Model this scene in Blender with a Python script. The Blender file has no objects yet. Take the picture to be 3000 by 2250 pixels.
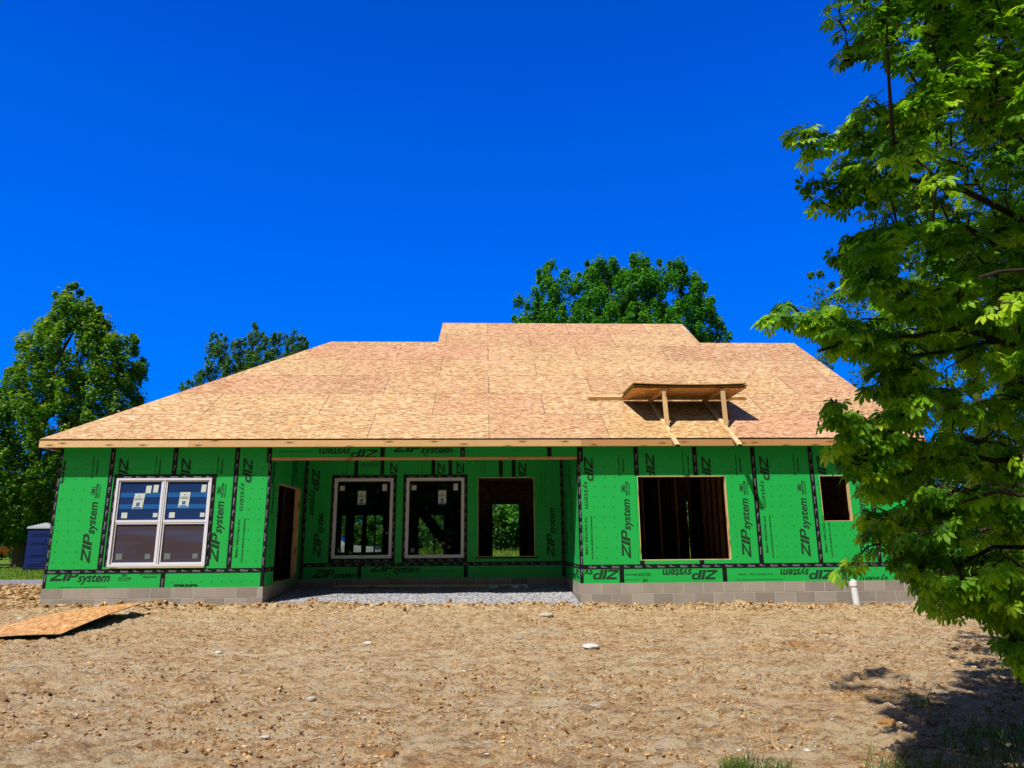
import bpy, bmesh, math, random
import numpy as np
from mathutils import Vector, Matrix
R_ = math.radians
random.seed(7); RNG = np.random.default_rng(11)
SC = bpy.context.scene; COL = SC.collection

# ---------------------------------------------------------------- camera
F_PX = 2016.2                                   # focal length in pixels of the 3000 px wide photo
PITCH, YAW, ROLL = .22466, .04005, -.00787
CAM = Vector((8.449, -14.008, .820))
_fw = Vector((math.sin(YAW)*math.cos(PITCH), math.cos(YAW)*math.cos(PITCH), math.sin(PITCH)))
_rt = Vector((math.cos(YAW), -math.sin(YAW), 0)); _up = _rt.cross(_fw)
_r = math.cos(ROLL)*_rt + math.sin(ROLL)*_up; _u = -math.sin(ROLL)*_rt + math.cos(ROLL)*_up
cd = bpy.data.cameras.new('camera'); cam = bpy.data.objects.new('camera', cd); COL.objects.link(cam)
m = Matrix((( _r.x, _u.x, -_fw.x, CAM.x), (_r.y, _u.y, -_fw.y, CAM.y), (_r.z, _u.z, -_fw.z, CAM.z), (0,0,0,1)))
cam.matrix_world = m; cd.sensor_width = 36; cd.lens = F_PX/3000*36; cd.clip_start = .1; cd.clip_end = 3000
SC.camera = cam
# ---------------------------------------------------------------- sky, sun, exposure
SUN_TRAVEL = Vector((.48, .536, -1)).normalized()
to_sun = -SUN_TRAVEL
elev = math.asin(to_sun.z); azim = math.atan2(to_sun.x, to_sun.y)
w = bpy.data.worlds.new('World'); SC.world = w; w.use_nodes = True
nt = w.node_tree; bg = nt.nodes['Background']
sky = nt.nodes.new('ShaderNodeTexSky'); sky.sky_type = 'NISHITA'; sky.sun_disc = False
sky.sun_elevation = elev; sky.sun_rotation = azim
sky.air_density = 1.0; sky.dust_density = .3; sky.ozone_density = 3.0; sky.altitude = 300
# the deep polarised blue stands opposite the sun (beyond the house); the rest of the dome is the plain Nishita sky
sca = nt.nodes.new('ShaderNodeVectorMath'); sca.operation = 'MULTIPLY'; sca.inputs[1].default_value = (.062, .050, .050)
nt.links.new(sky.outputs[0], sca.inputs[0])
tcw = nt.nodes.new('ShaderNodeTexCoord'); sepw = nt.nodes.new('ShaderNodeSeparateXYZ'); nt.links.new(tcw.outputs['Generated'], sepw.inputs[0])
el = nt.nodes.new('ShaderNodeValToRGB'); nt.links.new(sepw.outputs[2], el.inputs[0]); ee = el.color_ramp.elements
for p_, c_ in ((0, (.010, .27, .98)), (.14, (.0, .195, .95)), (.40, (.0, .125, .80)), (.66, (.0, .075, .56))):
    k_ = ee.new(p_); k_.color = (*c_, 1)
ee.remove(ee[0]); ee.remove(ee[-1])
dtw = nt.nodes.new('ShaderNodeVectorMath'); dtw.operation = 'DOT_PRODUCT'; dtw.inputs[1].default_value = Vector((.10, .93, .30)).normalized()
nt.links.new(tcw.outputs['Generated'], dtw.inputs[0])
mrw = nt.nodes.new('ShaderNodeMapRange'); mrw.interpolation_type = 'SMOOTHSTEP'; mrw.inputs[1].default_value = .30; mrw.inputs[2].default_value = .66
nt.links.new(dtw.outputs['Value'], mrw.inputs[0])
mxw = nt.nodes.new('ShaderNodeMix'); mxw.data_type = 'RGBA'; nt.links.new(mrw.outputs[0], mxw.inputs[0]); nt.links.new(sca.outputs[0], mxw.inputs[6]); nt.links.new(el.outputs[0], mxw.inputs[7])
nt.links.new(mxw.outputs[2], bg.inputs[0])
bg.inputs[1].default_value = 1.0
sl = bpy.data.lights.new('sun', 'SUN'); sl.energy = 4.6; sl.angle = R_(.53); sl.color = (1, .955, .88)
so = bpy.data.objects.new('sun', sl); COL.objects.link(so); so.location = (0, -20, 30)
so.rotation_euler = SUN_TRAVEL.to_track_quat('-Z', 'Y').to_euler()
SC.view_settings.view_transform = 'Standard'; SC.view_settings.look = 'None'
SC.view_settings.exposure = .15; SC.cycles.diffuse_bounces = 1; SC.view_settings.gamma = 1
SC.render.resolution_x, SC.render.resolution_y = 1024, 768

# ---------------------------------------------------------------- helpers
def ray(px, py): return _fw + _r*((px-1500)/F_PX) - _u*((py-1125)/F_PX)
def at(px, py, Y):                               # point on the upright plane y = Y
    d = ray(px, py); return CAM + d*((Y-CAM.y)/d.y)
def atz(px, py, z):
    d = ray(px, py); return CAM + d*((z-CAM.z)/d.z)
def wloc(o):
    v = Vector((0,0,0))
    while o is not None: v += o.location; o = o.parent
    return v
def tag(o, label=None, cat=None, group=None, kind=None):
    if label: o['label'] = label
    if cat: o['category'] = cat
    if group: o['group'] = group
    if kind: o['kind'] = kind
    return o
def empty(name, loc, label, cat, group=None, rz=0):
    o = bpy.data.objects.new(name, None); COL.objects.link(o); o.location = loc; o.rotation_euler.z = rz
    o.empty_display_size = .2
    return tag(o, label, cat, group)
def copy_tree(o, parent=None):
    c = o.copy(); COL.objects.link(c); c.parent = parent
    for ch in o.children: copy_tree(ch, c)
    return c
class MB:
    def __init__(s): s.v=[]; s.f=[]; s.uv=[]; s.m=[]; s.r=[]; s.sm=[]
    def face(s, pts, uv=None, mat=0, rnd=0.5, smooth=False):
        n=len(s.v); s.v += [tuple(p) for p in pts]; s.f.append(list(range(n, n+len(pts))))
        s.uv += uv if uv else [(p[0]+p[1], p[2]) for p in pts]; s.m.append(mat); s.r.append(rnd); s.sm.append(smooth)
    def obox(s, o, ex, ey, ez, mat=0, rnd=None, mats=None):
        """box from corner o with edge vectors; uv u runs along the longest edge"""
        o=Vector(o); e=[Vector(ex),Vector(ey),Vector(ez)]; L=[a.length for a in e]
        if rnd is None: rnd=random.random()
        if e[0].cross(e[1]).dot(e[2])<0: e[0],e[1]=e[1],e[0]; L[0],L[1]=L[1],L[0]
        off=rnd*37.0
        for i in range(3):
            a,b=(i+1)%3,(i+2)%3
            for side in (0,1):
                base=o+(e[i] if side else Vector((0,0,0)))
                q=[base,base+e[a],base+e[a]+e[b],base+e[b]]
                c=[(0,0),(L[a],0),(L[a],L[b]),(0,L[b])]
                if L[b]>L[a]: c=[(y,x) for x,y in c]
                c=[(x+off,y+off*.7) for x,y in c]
                if not side: q.reverse(); c.reverse()
                s.face(q,c,mats[i*2+side] if mats else mat,rnd)
    def box(s, x0,x1,y0,y1,z0,z1, mat=0, rnd=None, mats=None):
        s.obox((x0,y0,z0),(x1-x0,0,0),(0,y1-y0,0),(0,0,z1-z0),mat,rnd,mats)
    def beam(s, a, b, w, h, up=(0,0,1), mat=0, rnd=None):
        a=Vector(a); b=Vector(b); d=b-a; up=Vector(up); sd=d.cross(up).normalized(); u2=sd.cross(d).normalized()
        s.obox(a-sd*w/2-u2*h/2, d, sd*w, u2*h, mat, rnd)
    def tube(s, pts, rad, n=8, mat=0, cap=True, rnd=.5):
        pts=[Vector(p) for p in pts]; rings=[]; prev=None; ln=0
        for i,p in enumerate(pts):
            d=(pts[min(i+1,len(pts)-1)]-pts[max(i-1,0)]).normalized()
            if prev is None:
                a=d.orthogonal().normalized()
            else:
                a=(prev-d*prev.dot(d)); a=a.normalized() if a.length>1e-6 else d.orthogonal().normalized()
            prev=a; b=d.cross(a)
            r=rad[i] if isinstance(rad,(list,tuple)) else rad
            rings.append([p+a*math.cos(2*math.pi*k/n)*r+b*math.sin(2*math.pi*k/n)*r for k in range(n)])
        for i in range(len(pts)-1):
            l2=ln+(pts[i+1]-pts[i]).length
            for k in range(n):
                k2=(k+1)%n
                s.face([rings[i][k],rings[i][k2],rings[i+1][k2],rings[i+1][k]],[(ln,k*.05),(ln,k*.05+.05),(l2,k*.05+.05),(l2,k*.05)],mat,rnd,True)
            ln=l2
        if cap:
            s.face(list(reversed(rings[0])),None,mat,rnd); s.face(rings[-1],None,mat,rnd)
    def build(s, name, mats, parent=None, local=False):
        me=bpy.data.meshes.new(name)
        off=Vector((0,0,0)) if (local or parent is None) else wloc(parent)
        me.from_pydata([tuple(Vector(v)-off) for v in s.v],[],s.f)
        ul=me.uv_layers.new(name='UVMap'); ul.data.foreach_set('uv',np.array(s.uv,dtype=np.float32).ravel())
        me.polygons.foreach_set('material_index',np.array(s.m,dtype=np.int32))
        me.polygons.foreach_set('use_smooth',np.array(s.sm,dtype=bool))
        a=me.attributes.new('rnd','FLOAT','FACE'); a.data.foreach_set('value',np.array(s.r,dtype=np.float32))
        for mm in (mats if isinstance(mats,(list,tuple)) else [mats]): me.materials.append(mm)
        me.update()
        o=bpy.data.objects.new(name,me); COL.objects.link(o); o.parent=parent
        return o
def np_mesh(name, V, F, mat, parent=None, rnd=None, smooth=False, hue=None):
    """V (n,3), F (m,k) arrays -> object"""
    me=bpy.data.meshes.new(name); V=np.asarray(V,dtype=np.float32); F=np.asarray(F,dtype=np.int32)
    if parent is not None: V=V-np.array(wloc(parent),dtype=np.float32)
    k=F.shape[1]; me.vertices.add(len(V)); me.vertices.foreach_set('co',V.ravel())
    me.loops.add(F.size); me.loops.foreach_set('vertex_index',F.ravel())
    me.polygons.add(len(F)); me.polygons.foreach_set('loop_start',np.arange(0,F.size,k,dtype=np.int32))
    me.polygons.foreach_set('use_smooth',np.full(len(F),smooth))
    me.update(calc_edges=True)
    if rnd is not None:
        a=me.attributes.new('rnd','FLOAT','FACE'); a.data.foreach_set('value',np.asarray(rnd,dtype=np.float32))
    if hue is not None:
        a=me.attributes.new('hue','FLOAT','POINT'); a.data.foreach_set('value',np.asarray(hue,dtype=np.float32))
    me.materials.append(mat); o=bpy.data.objects.new(name,me); COL.objects.link(o); o.parent=parent
    return o
# ---- value noise in numpy
_tab=RNG.random((512,512)).astype(np.float32)
def vnoise(x,y):
    xi=np.floor(x).astype(int); yi=np.floor(y).astype(int); fx=x-xi; fy=y-yi
    fx=fx*fx*(3-2*fx); fy=fy*fy*(3-2*fy)
    g=lambda a,b:_tab[a%512,b%512]
    return (g(xi,yi)*(1-fx)+g(xi+1,yi)*fx)*(1-fy)+(g(xi,yi+1)*(1-fx)+g(xi+1,yi+1)*fx)*fy
def smooth(a,b,x): t=np.clip((x-a)/(b-a),0,1); return t*t*(3-2*t)

# ---------------------------------------------------------------- materials
class NT:
    def __init__(s,name):
        s.m=bpy.data.materials.new(name); s.m.use_nodes=True; s.t=s.m.node_tree; s.b=s.t.nodes['Principled BSDF']; s.out=s.t.nodes['Material Output']
    def n(s,ty,**k):
        x=s.t.nodes.new(ty)
        for a,b in k.items(): setattr(x,a,b)
        return x
    def l(s,a,b): s.t.links.new(a,b)
    def ramp(s,fac,stops,interp='LINEAR'):
        r=s.n('ShaderNodeValToRGB'); r.color_ramp.interpolation=interp; e=r.color_ramp.elements
        while len(e)<len(stops): e.new(.5)
        for i,(p,c) in enumerate(stops): e[i].position=p; e[i].color=(*c,1)
        s.l(fac,r.inputs[0]); return r.outputs[0]
    def mix(s,fac,a,b,mode='MIX'):
        x=s.n('ShaderNodeMix',data_type='RGBA',blend_type=mode)
        for inp,v in ((0,fac),(6,a),(7,b)):
            if hasattr(v,'is_linked') or hasattr(v,'links'): s.l(v,x.inputs[inp])
            elif isinstance(v,(int,float)): x.inputs[inp].default_value=v
            else: x.inputs[inp].default_value=(*v,1)
        return x.outputs[2]
    def noise(s,vec,scale,detail=4,rough=.6,**k):
        x=s.n('ShaderNodeTexNoise',**k); x.inputs['Scale'].default_value=scale; x.inputs['Detail'].default_value=detail; x.inputs['Roughness'].default_value=rough
        if vec is not None: s.l(vec,x.inputs['Vector'])
        return x
    def map(s,vec,scale=(1,1,1),rot=(0,0,0),loc=(0,0,0)):
        x=s.n('ShaderNodeMapping'); x.inputs['Scale'].default_value=scale; x.inputs['Rotation'].default_value=rot; x.inputs['Location'].default_value=loc
        s.l(vec,x.inputs[0]); return x.outputs[0]
    def uv(s): return s.n('ShaderNodeTexCoord').outputs['UV']
    def obj(s): return s.n('ShaderNodeTexCoord').outputs['Object']
    def math(s,op,a,b=None):
        x=s.n('ShaderNodeMath',operation=op)
        for i,v in enumerate((a,b)):
            if v is None: continue
            if isinstance(v,(int,float)): x.inputs[i].default_value=v
            else: s.l(v,x.inputs[i])
        return x.outputs[0]
    def attr(s,name): return s.n('ShaderNodeAttribute',attribute_name=name).outputs['Fac']
    def bump(s,h,strength=.3,dist=.01):
        x=s.n('ShaderNodeBump'); x.inputs['Strength'].default_value=strength; x.inputs['Distance'].default_value=dist
        s.l(h,x.inputs['Height']); s.l(x.outputs[0],s.b.inputs['Normal'])
    def fin(s,col,rough=.6,spec=.3):
        if hasattr(col,'links'): s.l(col,s.b.inputs['Base Color'])
        else: s.b.inputs['Base Color'].default_value=(*col,1)
        s.b.inputs['Roughness'].default_value=rough; s.b.inputs['Specular IOR Level'].default_value=spec
        return s.m
def plain(name,col,rough=.5,spec=.3,var=.12,scale=8,bump=0):
    t=NT(name); o=t.obj(); n=t.noise(o,scale,5).outputs[0]
    c=t.mix(n,tuple(x*(1-var) for x in col),tuple(min(1,x*(1+var)) for x in col))
    if bump: t.bump(n,bump)
    return t.fin(c,rough,spec)
def osb(name,tone=(1,1,1),sheets=False):
    t=NT(name); uv=t.uv()
    wob=t.noise(uv,3,3).outputs[1]
    v=t.n('ShaderNodeVectorMath',operation='MULTIPLY_ADD'); t.l(wob,v.inputs[0]); v.inputs[1].default_value=(.10,.05,0); t.l(uv,v.inputs[2]); uvw=v.outputs[0]
    cols=[]
    for i,(rot,sc) in enumerate((((0,0,.12),(10,60,1)),((0,0,-.38),(12,64,1)),((0,0,.9),(13,48,1)))):
        vo=t.n('ShaderNodeTexVoronoi'); vo.inputs['Scale'].default_value=1; t.l(t.map(uvw,sc,rot,(i*3.3,i*1.7,0)),vo.inputs['Vector'])
        sp=t.n('ShaderNodeSeparateColor'); t.l(vo.outputs['Color'],sp.inputs[0]); cols.append(sp)
    sel=t.math('GREATER_THAN',cols[1].outputs[1],.52); sel2=t.math('GREATER_THAN',cols[2].outputs[1],.8)
    a=t.mix(sel,cols[0].outputs[0],cols[1].outputs[0]); a=t.mix(sel2,a,cols[2].outputs[0])
    fine=t.noise(t.map(uv,(25,220,1)),1,3).outputs[0]
    fac=t.math('ADD',t.math('MULTIPLY',a,.82),t.math('MULTIPLY',fine,.2))
    T=lambda c:tuple(x*y for x,y in zip(c,tone))
    dk=t.noise(t.map(uvw,(7,58,1),(0,0,.05),(5,2,0)),1,4,.7).outputs[0]; wh=t.noise(t.map(uvw,(6,40,1),(0,0,-.08),(1,9,0)),1,3,.6).outputs[0]
    col=t.ramp(fac,[(.06,T((.20,.085,.04))),(.2,T((.42,.20,.09))),(.38,T((.62,.37,.19))),(.62,T((.74,.50,.29))),(.80,T((.86,.68,.46))),(.95,T((1.0,.93,.80)))])
    col=t.mix(t.ramp(dk,[(.36,(.85,.85,.85)),(.44,(0,0,0))]),col,T((.34,.13,.07))); col=t.mix(t.ramp(wh,[(.58,(0,0,0)),(.66,(.85,.85,.85))]),col,T((1.0,.93,.80)))
    mo=t.noise(t.map(uvw,(3.2,17,1)),1,4,.65).outputs[0]; col=t.mix(1.0,col,t.ramp(mo,[(.33,(.76,.68,.65)),(.5,(1,1,1)),(.68,(1.16,1.18,1.2))]),'MULTIPLY')
    if sheets:
        br=t.n('ShaderNodeTexBrick'); br.offset=.5; br.offset_frequency=2
        br.inputs['Scale'].default_value=1; br.inputs['Mortar Size'].default_value=.009; br.inputs['Mortar Smooth'].default_value=.3; br.inputs['Bias'].default_value=0
        br.inputs['Brick Width'].default_value=2.44; br.inputs['Row Height'].default_value=1.22
        br.inputs['Color1'].default_value=(0,0,0,1); br.inputs['Color2'].default_value=(1,1,1,1); br.inputs['Mortar'].default_value=(.5,.5,.5,1)
        t.l(t.map(uv,(1,1,1),(0,0,0),(.01,0,0)),br.inputs['Vector'])
        tintc=t.ramp(br.outputs['Color'],[(0,(1.0,.97,.86)),(.25,(1.05,1.01,.97)),(.5,(.96,.88,.84)),(.75,(1.0,.84,.88)),(.9,(.90,.80,.80)),(1,(1.08,1.06,1.05))])
        col=t.mix(1.0,col,tintc,'MULTIPLY')
        # nailing lines drawn on the sheets and pencil lines between the sheets
        wv=t.n('ShaderNodeSeparateXYZ'); t.l(uv,wv.inputs[0])
        fx=t.math('ABSOLUTE',t.math('SUBTRACT',t.math('FRACT',t.math('DIVIDE',wv.outputs[0],.61)),.5))
        ln=t.math('LESS_THAN',fx,.011)
        dash=t.math('GREATER_THAN',t.noise(t.map(uv,(1,14,1)),1.5,2).outputs[0],.5)
        fy=t.math('ABSOLUTE',t.math('SUBTRACT',t.math('FRACT',t.math('DIVIDE',wv.outputs[1],.61)),.5))
        ln2=t.math('MULTIPLY',t.math('LESS_THAN',fy,.008),.5)
        ln=t.math('MAXIMUM',t.math('MULTIPLY',ln,dash),ln2)
        col=t.mix(t.math('MULTIPLY',ln,.5),col,(.25,.15,.09))
        big=t.noise(uv,.55,3).outputs[0]; col=t.mix(t.math('MULTIPLY',t.math('GREATER_THAN',big,0),1),col,t.mix(big,T((.80,.80,.80)),(1.12,1.12,1.12)),'MULTIPLY')
        col=t.mix(t.math('MULTIPLY',br.outputs['Fac'],.75),col,(.09,.05,.03))
    t.bump(fac,.25,.004)
    return t.fin(col,.62,.3)
def lumber(name,c0=(.86,.64,.36),c1=(.70,.44,.20)):
    t=NT(name); uv=t.uv(); r=t.attr('rnd')
    g=t.noise(t.map(uv,(1.2,40,1)),1.4,4).outputs[0]
    col=t.mix(g,c1,c0)
    v=t.n('ShaderNodeTexVoronoi',voronoi_dimensions='2D'); t.l(t.map(uv,(1.5,6.2,1)),v.inputs['Vector']); v.inputs['Scale'].default_value=1; v.inputs['Randomness'].default_value=.9
    k=t.ramp(v.outputs['Distance'],[(0,(1,1,1)),(.06,(.9,.9,.9)),(.10,(.40,.40,.40)),(.20,(0,0,0))])
    col=t.mix(k,col,(.22,.085,.03))
    col=t.mix(1.0,col,t.mix(r,(.84,.82,.80),(1.08,1.06,1.02)),'MULTIPLY')
    st=t.noise(uv,2.2,4).outputs[0]; col=t.mix(t.ramp(st,[(.5,(0,0,0)),(.75,(.35,.35,.35))]),col,(.42,.27,.16))
    t.bump(g,.15,.003)
    return t.fin(col,.6,.3)
def green_board(name):
    t=NT(name); o=t.obj(); n=t.noise(o,1.3,5).outputs[0]; n2=t.noise(t.map(o,(3,3,.7)),9,4).outputs[0]
    col=t.mix(n,(.012,.42,.062),(.016,.52,.100))
    col=t.mix(t.ramp(n2,[(.55,(0,0,0)),(.85,(.5,.5,.5))]),col,(.03,.45,.12))
    # dust scuffs
    n3=t.noise(t.map(o,(1,1,4)),5,6,.75).outputs[0]
    col=t.mix(t.ramp(n3,[(.60,(0,0,0)),(.78,(.32,.32,.32))]),col,(.20,.36,.18))
    t.bump(n2,.08,.003)
    return t.fin(col,.48,.35)
def leafmat(name,cols,trans=.35,rough=.5,spec=.3,hue=False,stipple=0):
    t=NT(name); r=t.attr('rnd'); col=t.ramp(r,cols)
    t.fin(col,rough,spec)
    tr=t.n('ShaderNodeBsdfTranslucent'); t.l(t.mix(1.0,col,(1.5,1.5,.55),'MULTIPLY'),tr.inputs[0])
    mx=t.n('ShaderNodeMixShader'); mx.inputs[0].default_value=trans
    t.l(t.b.outputs[0],mx.inputs[1]); t.l(tr.outputs[0],mx.inputs[2]); t.l(mx.outputs[0],t.out.inputs[0])
    return t.m
def rndmat(name,cols,rough=.9,spec=.1,bump=0):
    t=NT(name); r=t.attr('rnd'); o=t.obj(); n=t.noise(o,22,5).outputs[0]
    col=t.mix(1.0,t.ramp(r,cols),t.mix(n,(.7,.7,.7),(1.2,1.2,1.2)),'MULTIPLY')
    if bump: t.bump(n,bump,.01)
    return t.fin(col,rough,spec)
def bark(name,a=(.05,.04,.03),b=(.15,.12,.09)):
    t=NT(name); o=t.obj(); n=t.noise(t.map(o,(6,6,1.5)),4,6,.7).outputs[0]; t.bump(n,.6,.02)
    return t.fin(t.mix(n,a,b),.9,.1)

M={}
M['osb_roof']=osb('roof_sheathing_osb',(.96,.925,.79),True)
M['osb']=osb('osb_sheet',(.98,.74,.42))
M['osb_raw']=osb('osb_raw_edge',(.8,.66,.5))
M['lumber']=lumber('pine_lumber'); M['lumber_o']=lumber('orange_lumber',(.72,.42,.19),(.52,.25,.08))
M['stud']=lumber('shade_darkened_stud',(.26,.15,.075),(.17,.09,.04))  # lumber colour darkened to stand in for the shade indoors
M['green']=green_board('green_sheathing')
M['edge']=plain('sheet_edge_and_gap_shadow',(.018,.030,.022),.8,.1)  # board edges, and the painted shadow line above the fascia
M['tape']=plain('black_seam_tape',(.010,.010,.014),.5,.18,.3,5,.1)
M['ink']=plain('dark_print',(.022,.055,.03),.7,.1,.25,30)
M['tapeink']=plain('pale_tape_print',(.42,.42,.52),.6,.2,.1,20)
M['vinyl']=plain('white_vinyl',(.78,.80,.90),.38,.4,.03,6)
M['sticker']=plain('paper_sticker',(.62,.70,.66),.7,.2,.06,15)
M['sticker_blue']=plain('sticker_blue_print',(.05,.20,.55),.6,.2)
M['sticker_navy']=plain('sticker_navy_print',(.03,.05,.14),.6,.2)
M['film']=plain('blue_protective_film',(.012,.040,.155),.3,.45,.15,3)
M['film2']=plain('pale_blue_film_band',(.016,.125,.40),.32,.45,.08,3)
M['pvc']=plain('white_pvc',(.82,.82,.84),.35,.4,.02)
M['potty']=plain('blue_plastic',(.010,.025,.16),.4,.4,.15,3)
M['potty_roof']=plain('white_plastic',(.55,.57,.62),.45,.4,.03)
M['bark']=bark('grey_brown_bark'); M['bark2']=bark('dark_twig_bark',(.022,.016,.013),(.09,.065,.05))
M['bag']=plain('crumpled_plastic_bag',(.55,.66,.72),.4,.4,.1,20)
M['rubber']=plain('tyre_rubber',(.012,.012,.013),.8,.2)
M['chrome']=plain('rim_metal',(.5,.5,.52),.3,.8)
M['carglass']=plain('car_glass',(.012,.016,.02),.08,.7,.1)
M['carwhite']=plain('pale_car_paint',(.62,.64,.68),.25,.6,.02); M['carred']=plain('red_car_paint',(.45,.03,.02),.25,.6,.02)
M['lamp']=plain('lamp_lens',(.7,.7,.7),.15,.7); M['steel']=plain('galvanised_steel',(.38,.40,.42),.45,.6,.15,6)
# screen pane: fine horizontally streaked brown purple weave
t=NT('insect_screen'); o=t.obj(); n=t.noise(t.map(o,(6,6,160)),1,4,.7).outputs[0]; n2=t.noise(t.map(o,(.4,.4,5)),1,1).outputs[0]
c=t.mix(n,(.022,.016,.024),(.10,.070,.085)); c=t.mix(t.ramp(n2,[(.42,(0,0,0)),(.6,(.7,.7,.7))]),c,(.06,.075,.16)); M['screen']=t.fin(c,.5,.3)
# clear glass
t=NT('clear_glass'); t.t.nodes.remove(t.b); tr=t.n('ShaderNodeBsdfTransparent'); tr.inputs[0].default_value=(.62,.66,.62,1)
gl=t.n('ShaderNodeBsdfGlossy'); gl.inputs['Roughness'].default_value=.02; fr=t.n('ShaderNodeFresnel'); fr.inputs[0].default_value=1.8
mx=t.n('ShaderNodeMixShader'); t.l(fr.outputs[0],mx.inputs[0]); t.l(tr.outputs[0],mx.inputs[1]); t.l(gl.outputs[0],mx.inputs[2]); t.l(mx.outputs[0],t.out.inputs[0]); M['glass']=t.m
# concrete block (rnd per block)
t=NT('concrete_block'); o=t.obj(); r=t.attr('rnd'); n=t.noise(o,3,6,.7).outputs[0]; n2=t.noise(o,70,4).outputs[0]
c=t.mix(r,(.31,.27,.235),(.43,.38,.33)); c=t.mix(1.0,c,t.mix(n,(.75,.74,.73),(1.2,1.2,1.2)),'MULTIPLY')
sx=t.n('ShaderNodeSeparateXYZ'); t.l(o,sx.inputs[0]); zl=t.math('ADD',sx.outputs[2],t.math('MULTIPLY',n,.22))
c=t.mix(t.ramp(t.math('MULTIPLY',t.math('ADD',zl,.34),3.0),[(0,(.75,.75,.75)),(.62,(0,0,0))]),c,(.36,.24,.15))
t.bump(n2,.35,.006); M['block']=t.fin(c,.9,.15)
M['mortar']=plain('mortar',(.60,.55,.49),.95,.1,.2,20,.3)
# ground: attributes hue = 0 dirt, 1 grass, .5 gravel
t=NT('ground_soil'); o=t.obj(); h=t.attr('hue')
big=t.noise(t.map(o,(.6,1.5,1)),1.0,4,.6).outputs[0]; mid=t.noise(t.map(o,(1,1.7,1)),5.5,6,.75).outputs[0]; fin=t.noise(o,42,5,.8).outputs[0]
stk=t.noise(t.map(o,(.5,3.2,1)),1.3,4,.6).outputs[0]; grit=t.noise(o,85,3,.8).outputs[0]
f=t.math('ADD',t.math('ADD',t.math('MULTIPLY',big,.10),t.math('MULTIPLY',stk,.24)),t.math('ADD',t.math('MULTIPLY',mid,.32),t.math('ADD',t.math('MULTIPLY',fin,.34),t.math('MULTIPLY',grit,.16))))
dirt=t.ramp(f,[(.415,(.16,.066,.022)),(.463,(.46,.23,.078)),(.495,(.88,.53,.23)),(.532,(1.0,.665,.335)),(.595,(1.0,.78,.48))])
cl_=t.noise(t.map(o,(1.8,4.2,1),loc=(3,1,0)),2.6,8,.85).outputs[0]; dirt=t.mix(1.0,dirt,t.ramp(cl_,[(.38,(.42,.32,.25)),(.47,(.76,.68,.61)),(.52,(1,1,1)),(.62,(1.06,1.1,1.16))]),'MULTIPLY')
pb=t.n('ShaderNodeTexVoronoi'); t.l(o,pb.inputs['Vector']); pb.inputs['Scale'].default_value=38
sp=t.n('ShaderNodeSeparateColor'); t.l(pb.outputs['Color'],sp.inputs[0])
isp=t.math('MULTIPLY',t.math('GREATER_THAN',sp.outputs[0],.90),t.math('LESS_THAN',pb.outputs['Distance'],.42))
dirt=t.mix(isp,dirt,t.ramp(sp.outputs[1],[(0,(.55,.42,.30)),(.5,(.34,.30,.28)),(.8,(.72,.66,.58)),(1,(.24,.13,.06))]))
grn=t.noise(o,6,6,.8).outputs[0]; grass=t.ramp(grn,[(.3,(.07,.14,.015)),(.5,(.17,.28,.03)),(.7,(.30,.42,.05))])
gv=t.n('ShaderNodeTexVoronoi'); t.l(o,gv.inputs['Vector']); gv.inputs['Scale'].default_value=18
sp2=t.n('ShaderNodeSeparateColor'); t.l(gv.outputs['Color'],sp2.inputs[0]); grav=t.ramp(sp2.outputs[0],[(0,(.24,.22,.22)),(.5,(.42,.40,.41)),(1,(.66,.64,.64))])
hn=t.math('ADD',h,t.math('MULTIPLY',t.math('SUBTRACT',t.noise(o,3,5,.8).outputs[0],.5),.5))
c=t.mix(t.math('GREATER_THAN',hn,.3),dirt,grav); c=t.mix(t.math('GREATER_THAN',hn,.72),c,grass)
t.bump(t.math('ADD',mid,t.math('MULTIPLY',fin,1.5)),1.0,.05); t.b.inputs; M['ground']=t.fin(c,.95,.08)
t=NT('limestone_gravel'); o=t.obj(); gv=t.n('ShaderNodeTexVoronoi'); t.l(o,gv.inputs['Vector']); gv.inputs['Scale'].default_value=42
sp2=t.n('ShaderNodeSeparateColor'); t.l(gv.outputs['Color'],sp2.inputs[0]); c=t.ramp(sp2.outputs[0],[(0,(.20,.19,.20)),(.5,(.40,.39,.41)),(.85,(.62,.61,.62)),(1,(.8,.79,.78))])
t.bump(gv.outputs['Distance'],.9,.02); M['gravel']=t.fin(c,.9,.1)
M['clod']=rndmat('dirt_clod',[(0,(.22,.105,.038)),(.45,(.40,.225,.09)),(.8,(.58,.37,.175)),(1,(.72,.50,.27))],bump=.5)
M['mound']=rndmat('mound_soil',[(0,(.26,.13,.045)),(.5,(.40,.22,.085)),(1,(.5,.3,.14))],bump=1.0)
M['stone']=rndmat('pale_stone',[(0,(.26,.23,.21)),(.3,(.40,.34,.29)),(.7,(.52,.46,.39)),(1,(.66,.63,.60))],.8,.2,.3)
M['pebble']=rndmat('gravel_stone',[(0,(.16,.16,.18)),(.5,(.36,.36,.40)),(1,(.70,.70,.73))],.8,.2)
M['leaf_maple']=leafmat('maple_leaf',[(0,(.03,.13,.012)),(.4,(.075,.22,.016)),(.7,(.19,.35,.022)),(.93,(.36,.46,.04)),(1,(.50,.38,.06))],.38)
M['leaf_dark']=leafmat('dark_leaf',[(0,(.02,.10,.018)),(.5,(.06,.19,.028)),(1,(.17,.33,.05))],.32)
M['leaf_mid']=leafmat('green_leaf',[(0,(.016,.12,.008)),(.5,(.055,.25,.014)),(1,(.17,.44,.03))],.34)
M['leaf_back']=leafmat('small_leaf',[(0,(.03,.10,.012)),(.5,(.08,.19,.02)),(1,(.18,.32,.03))],.4)
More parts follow.
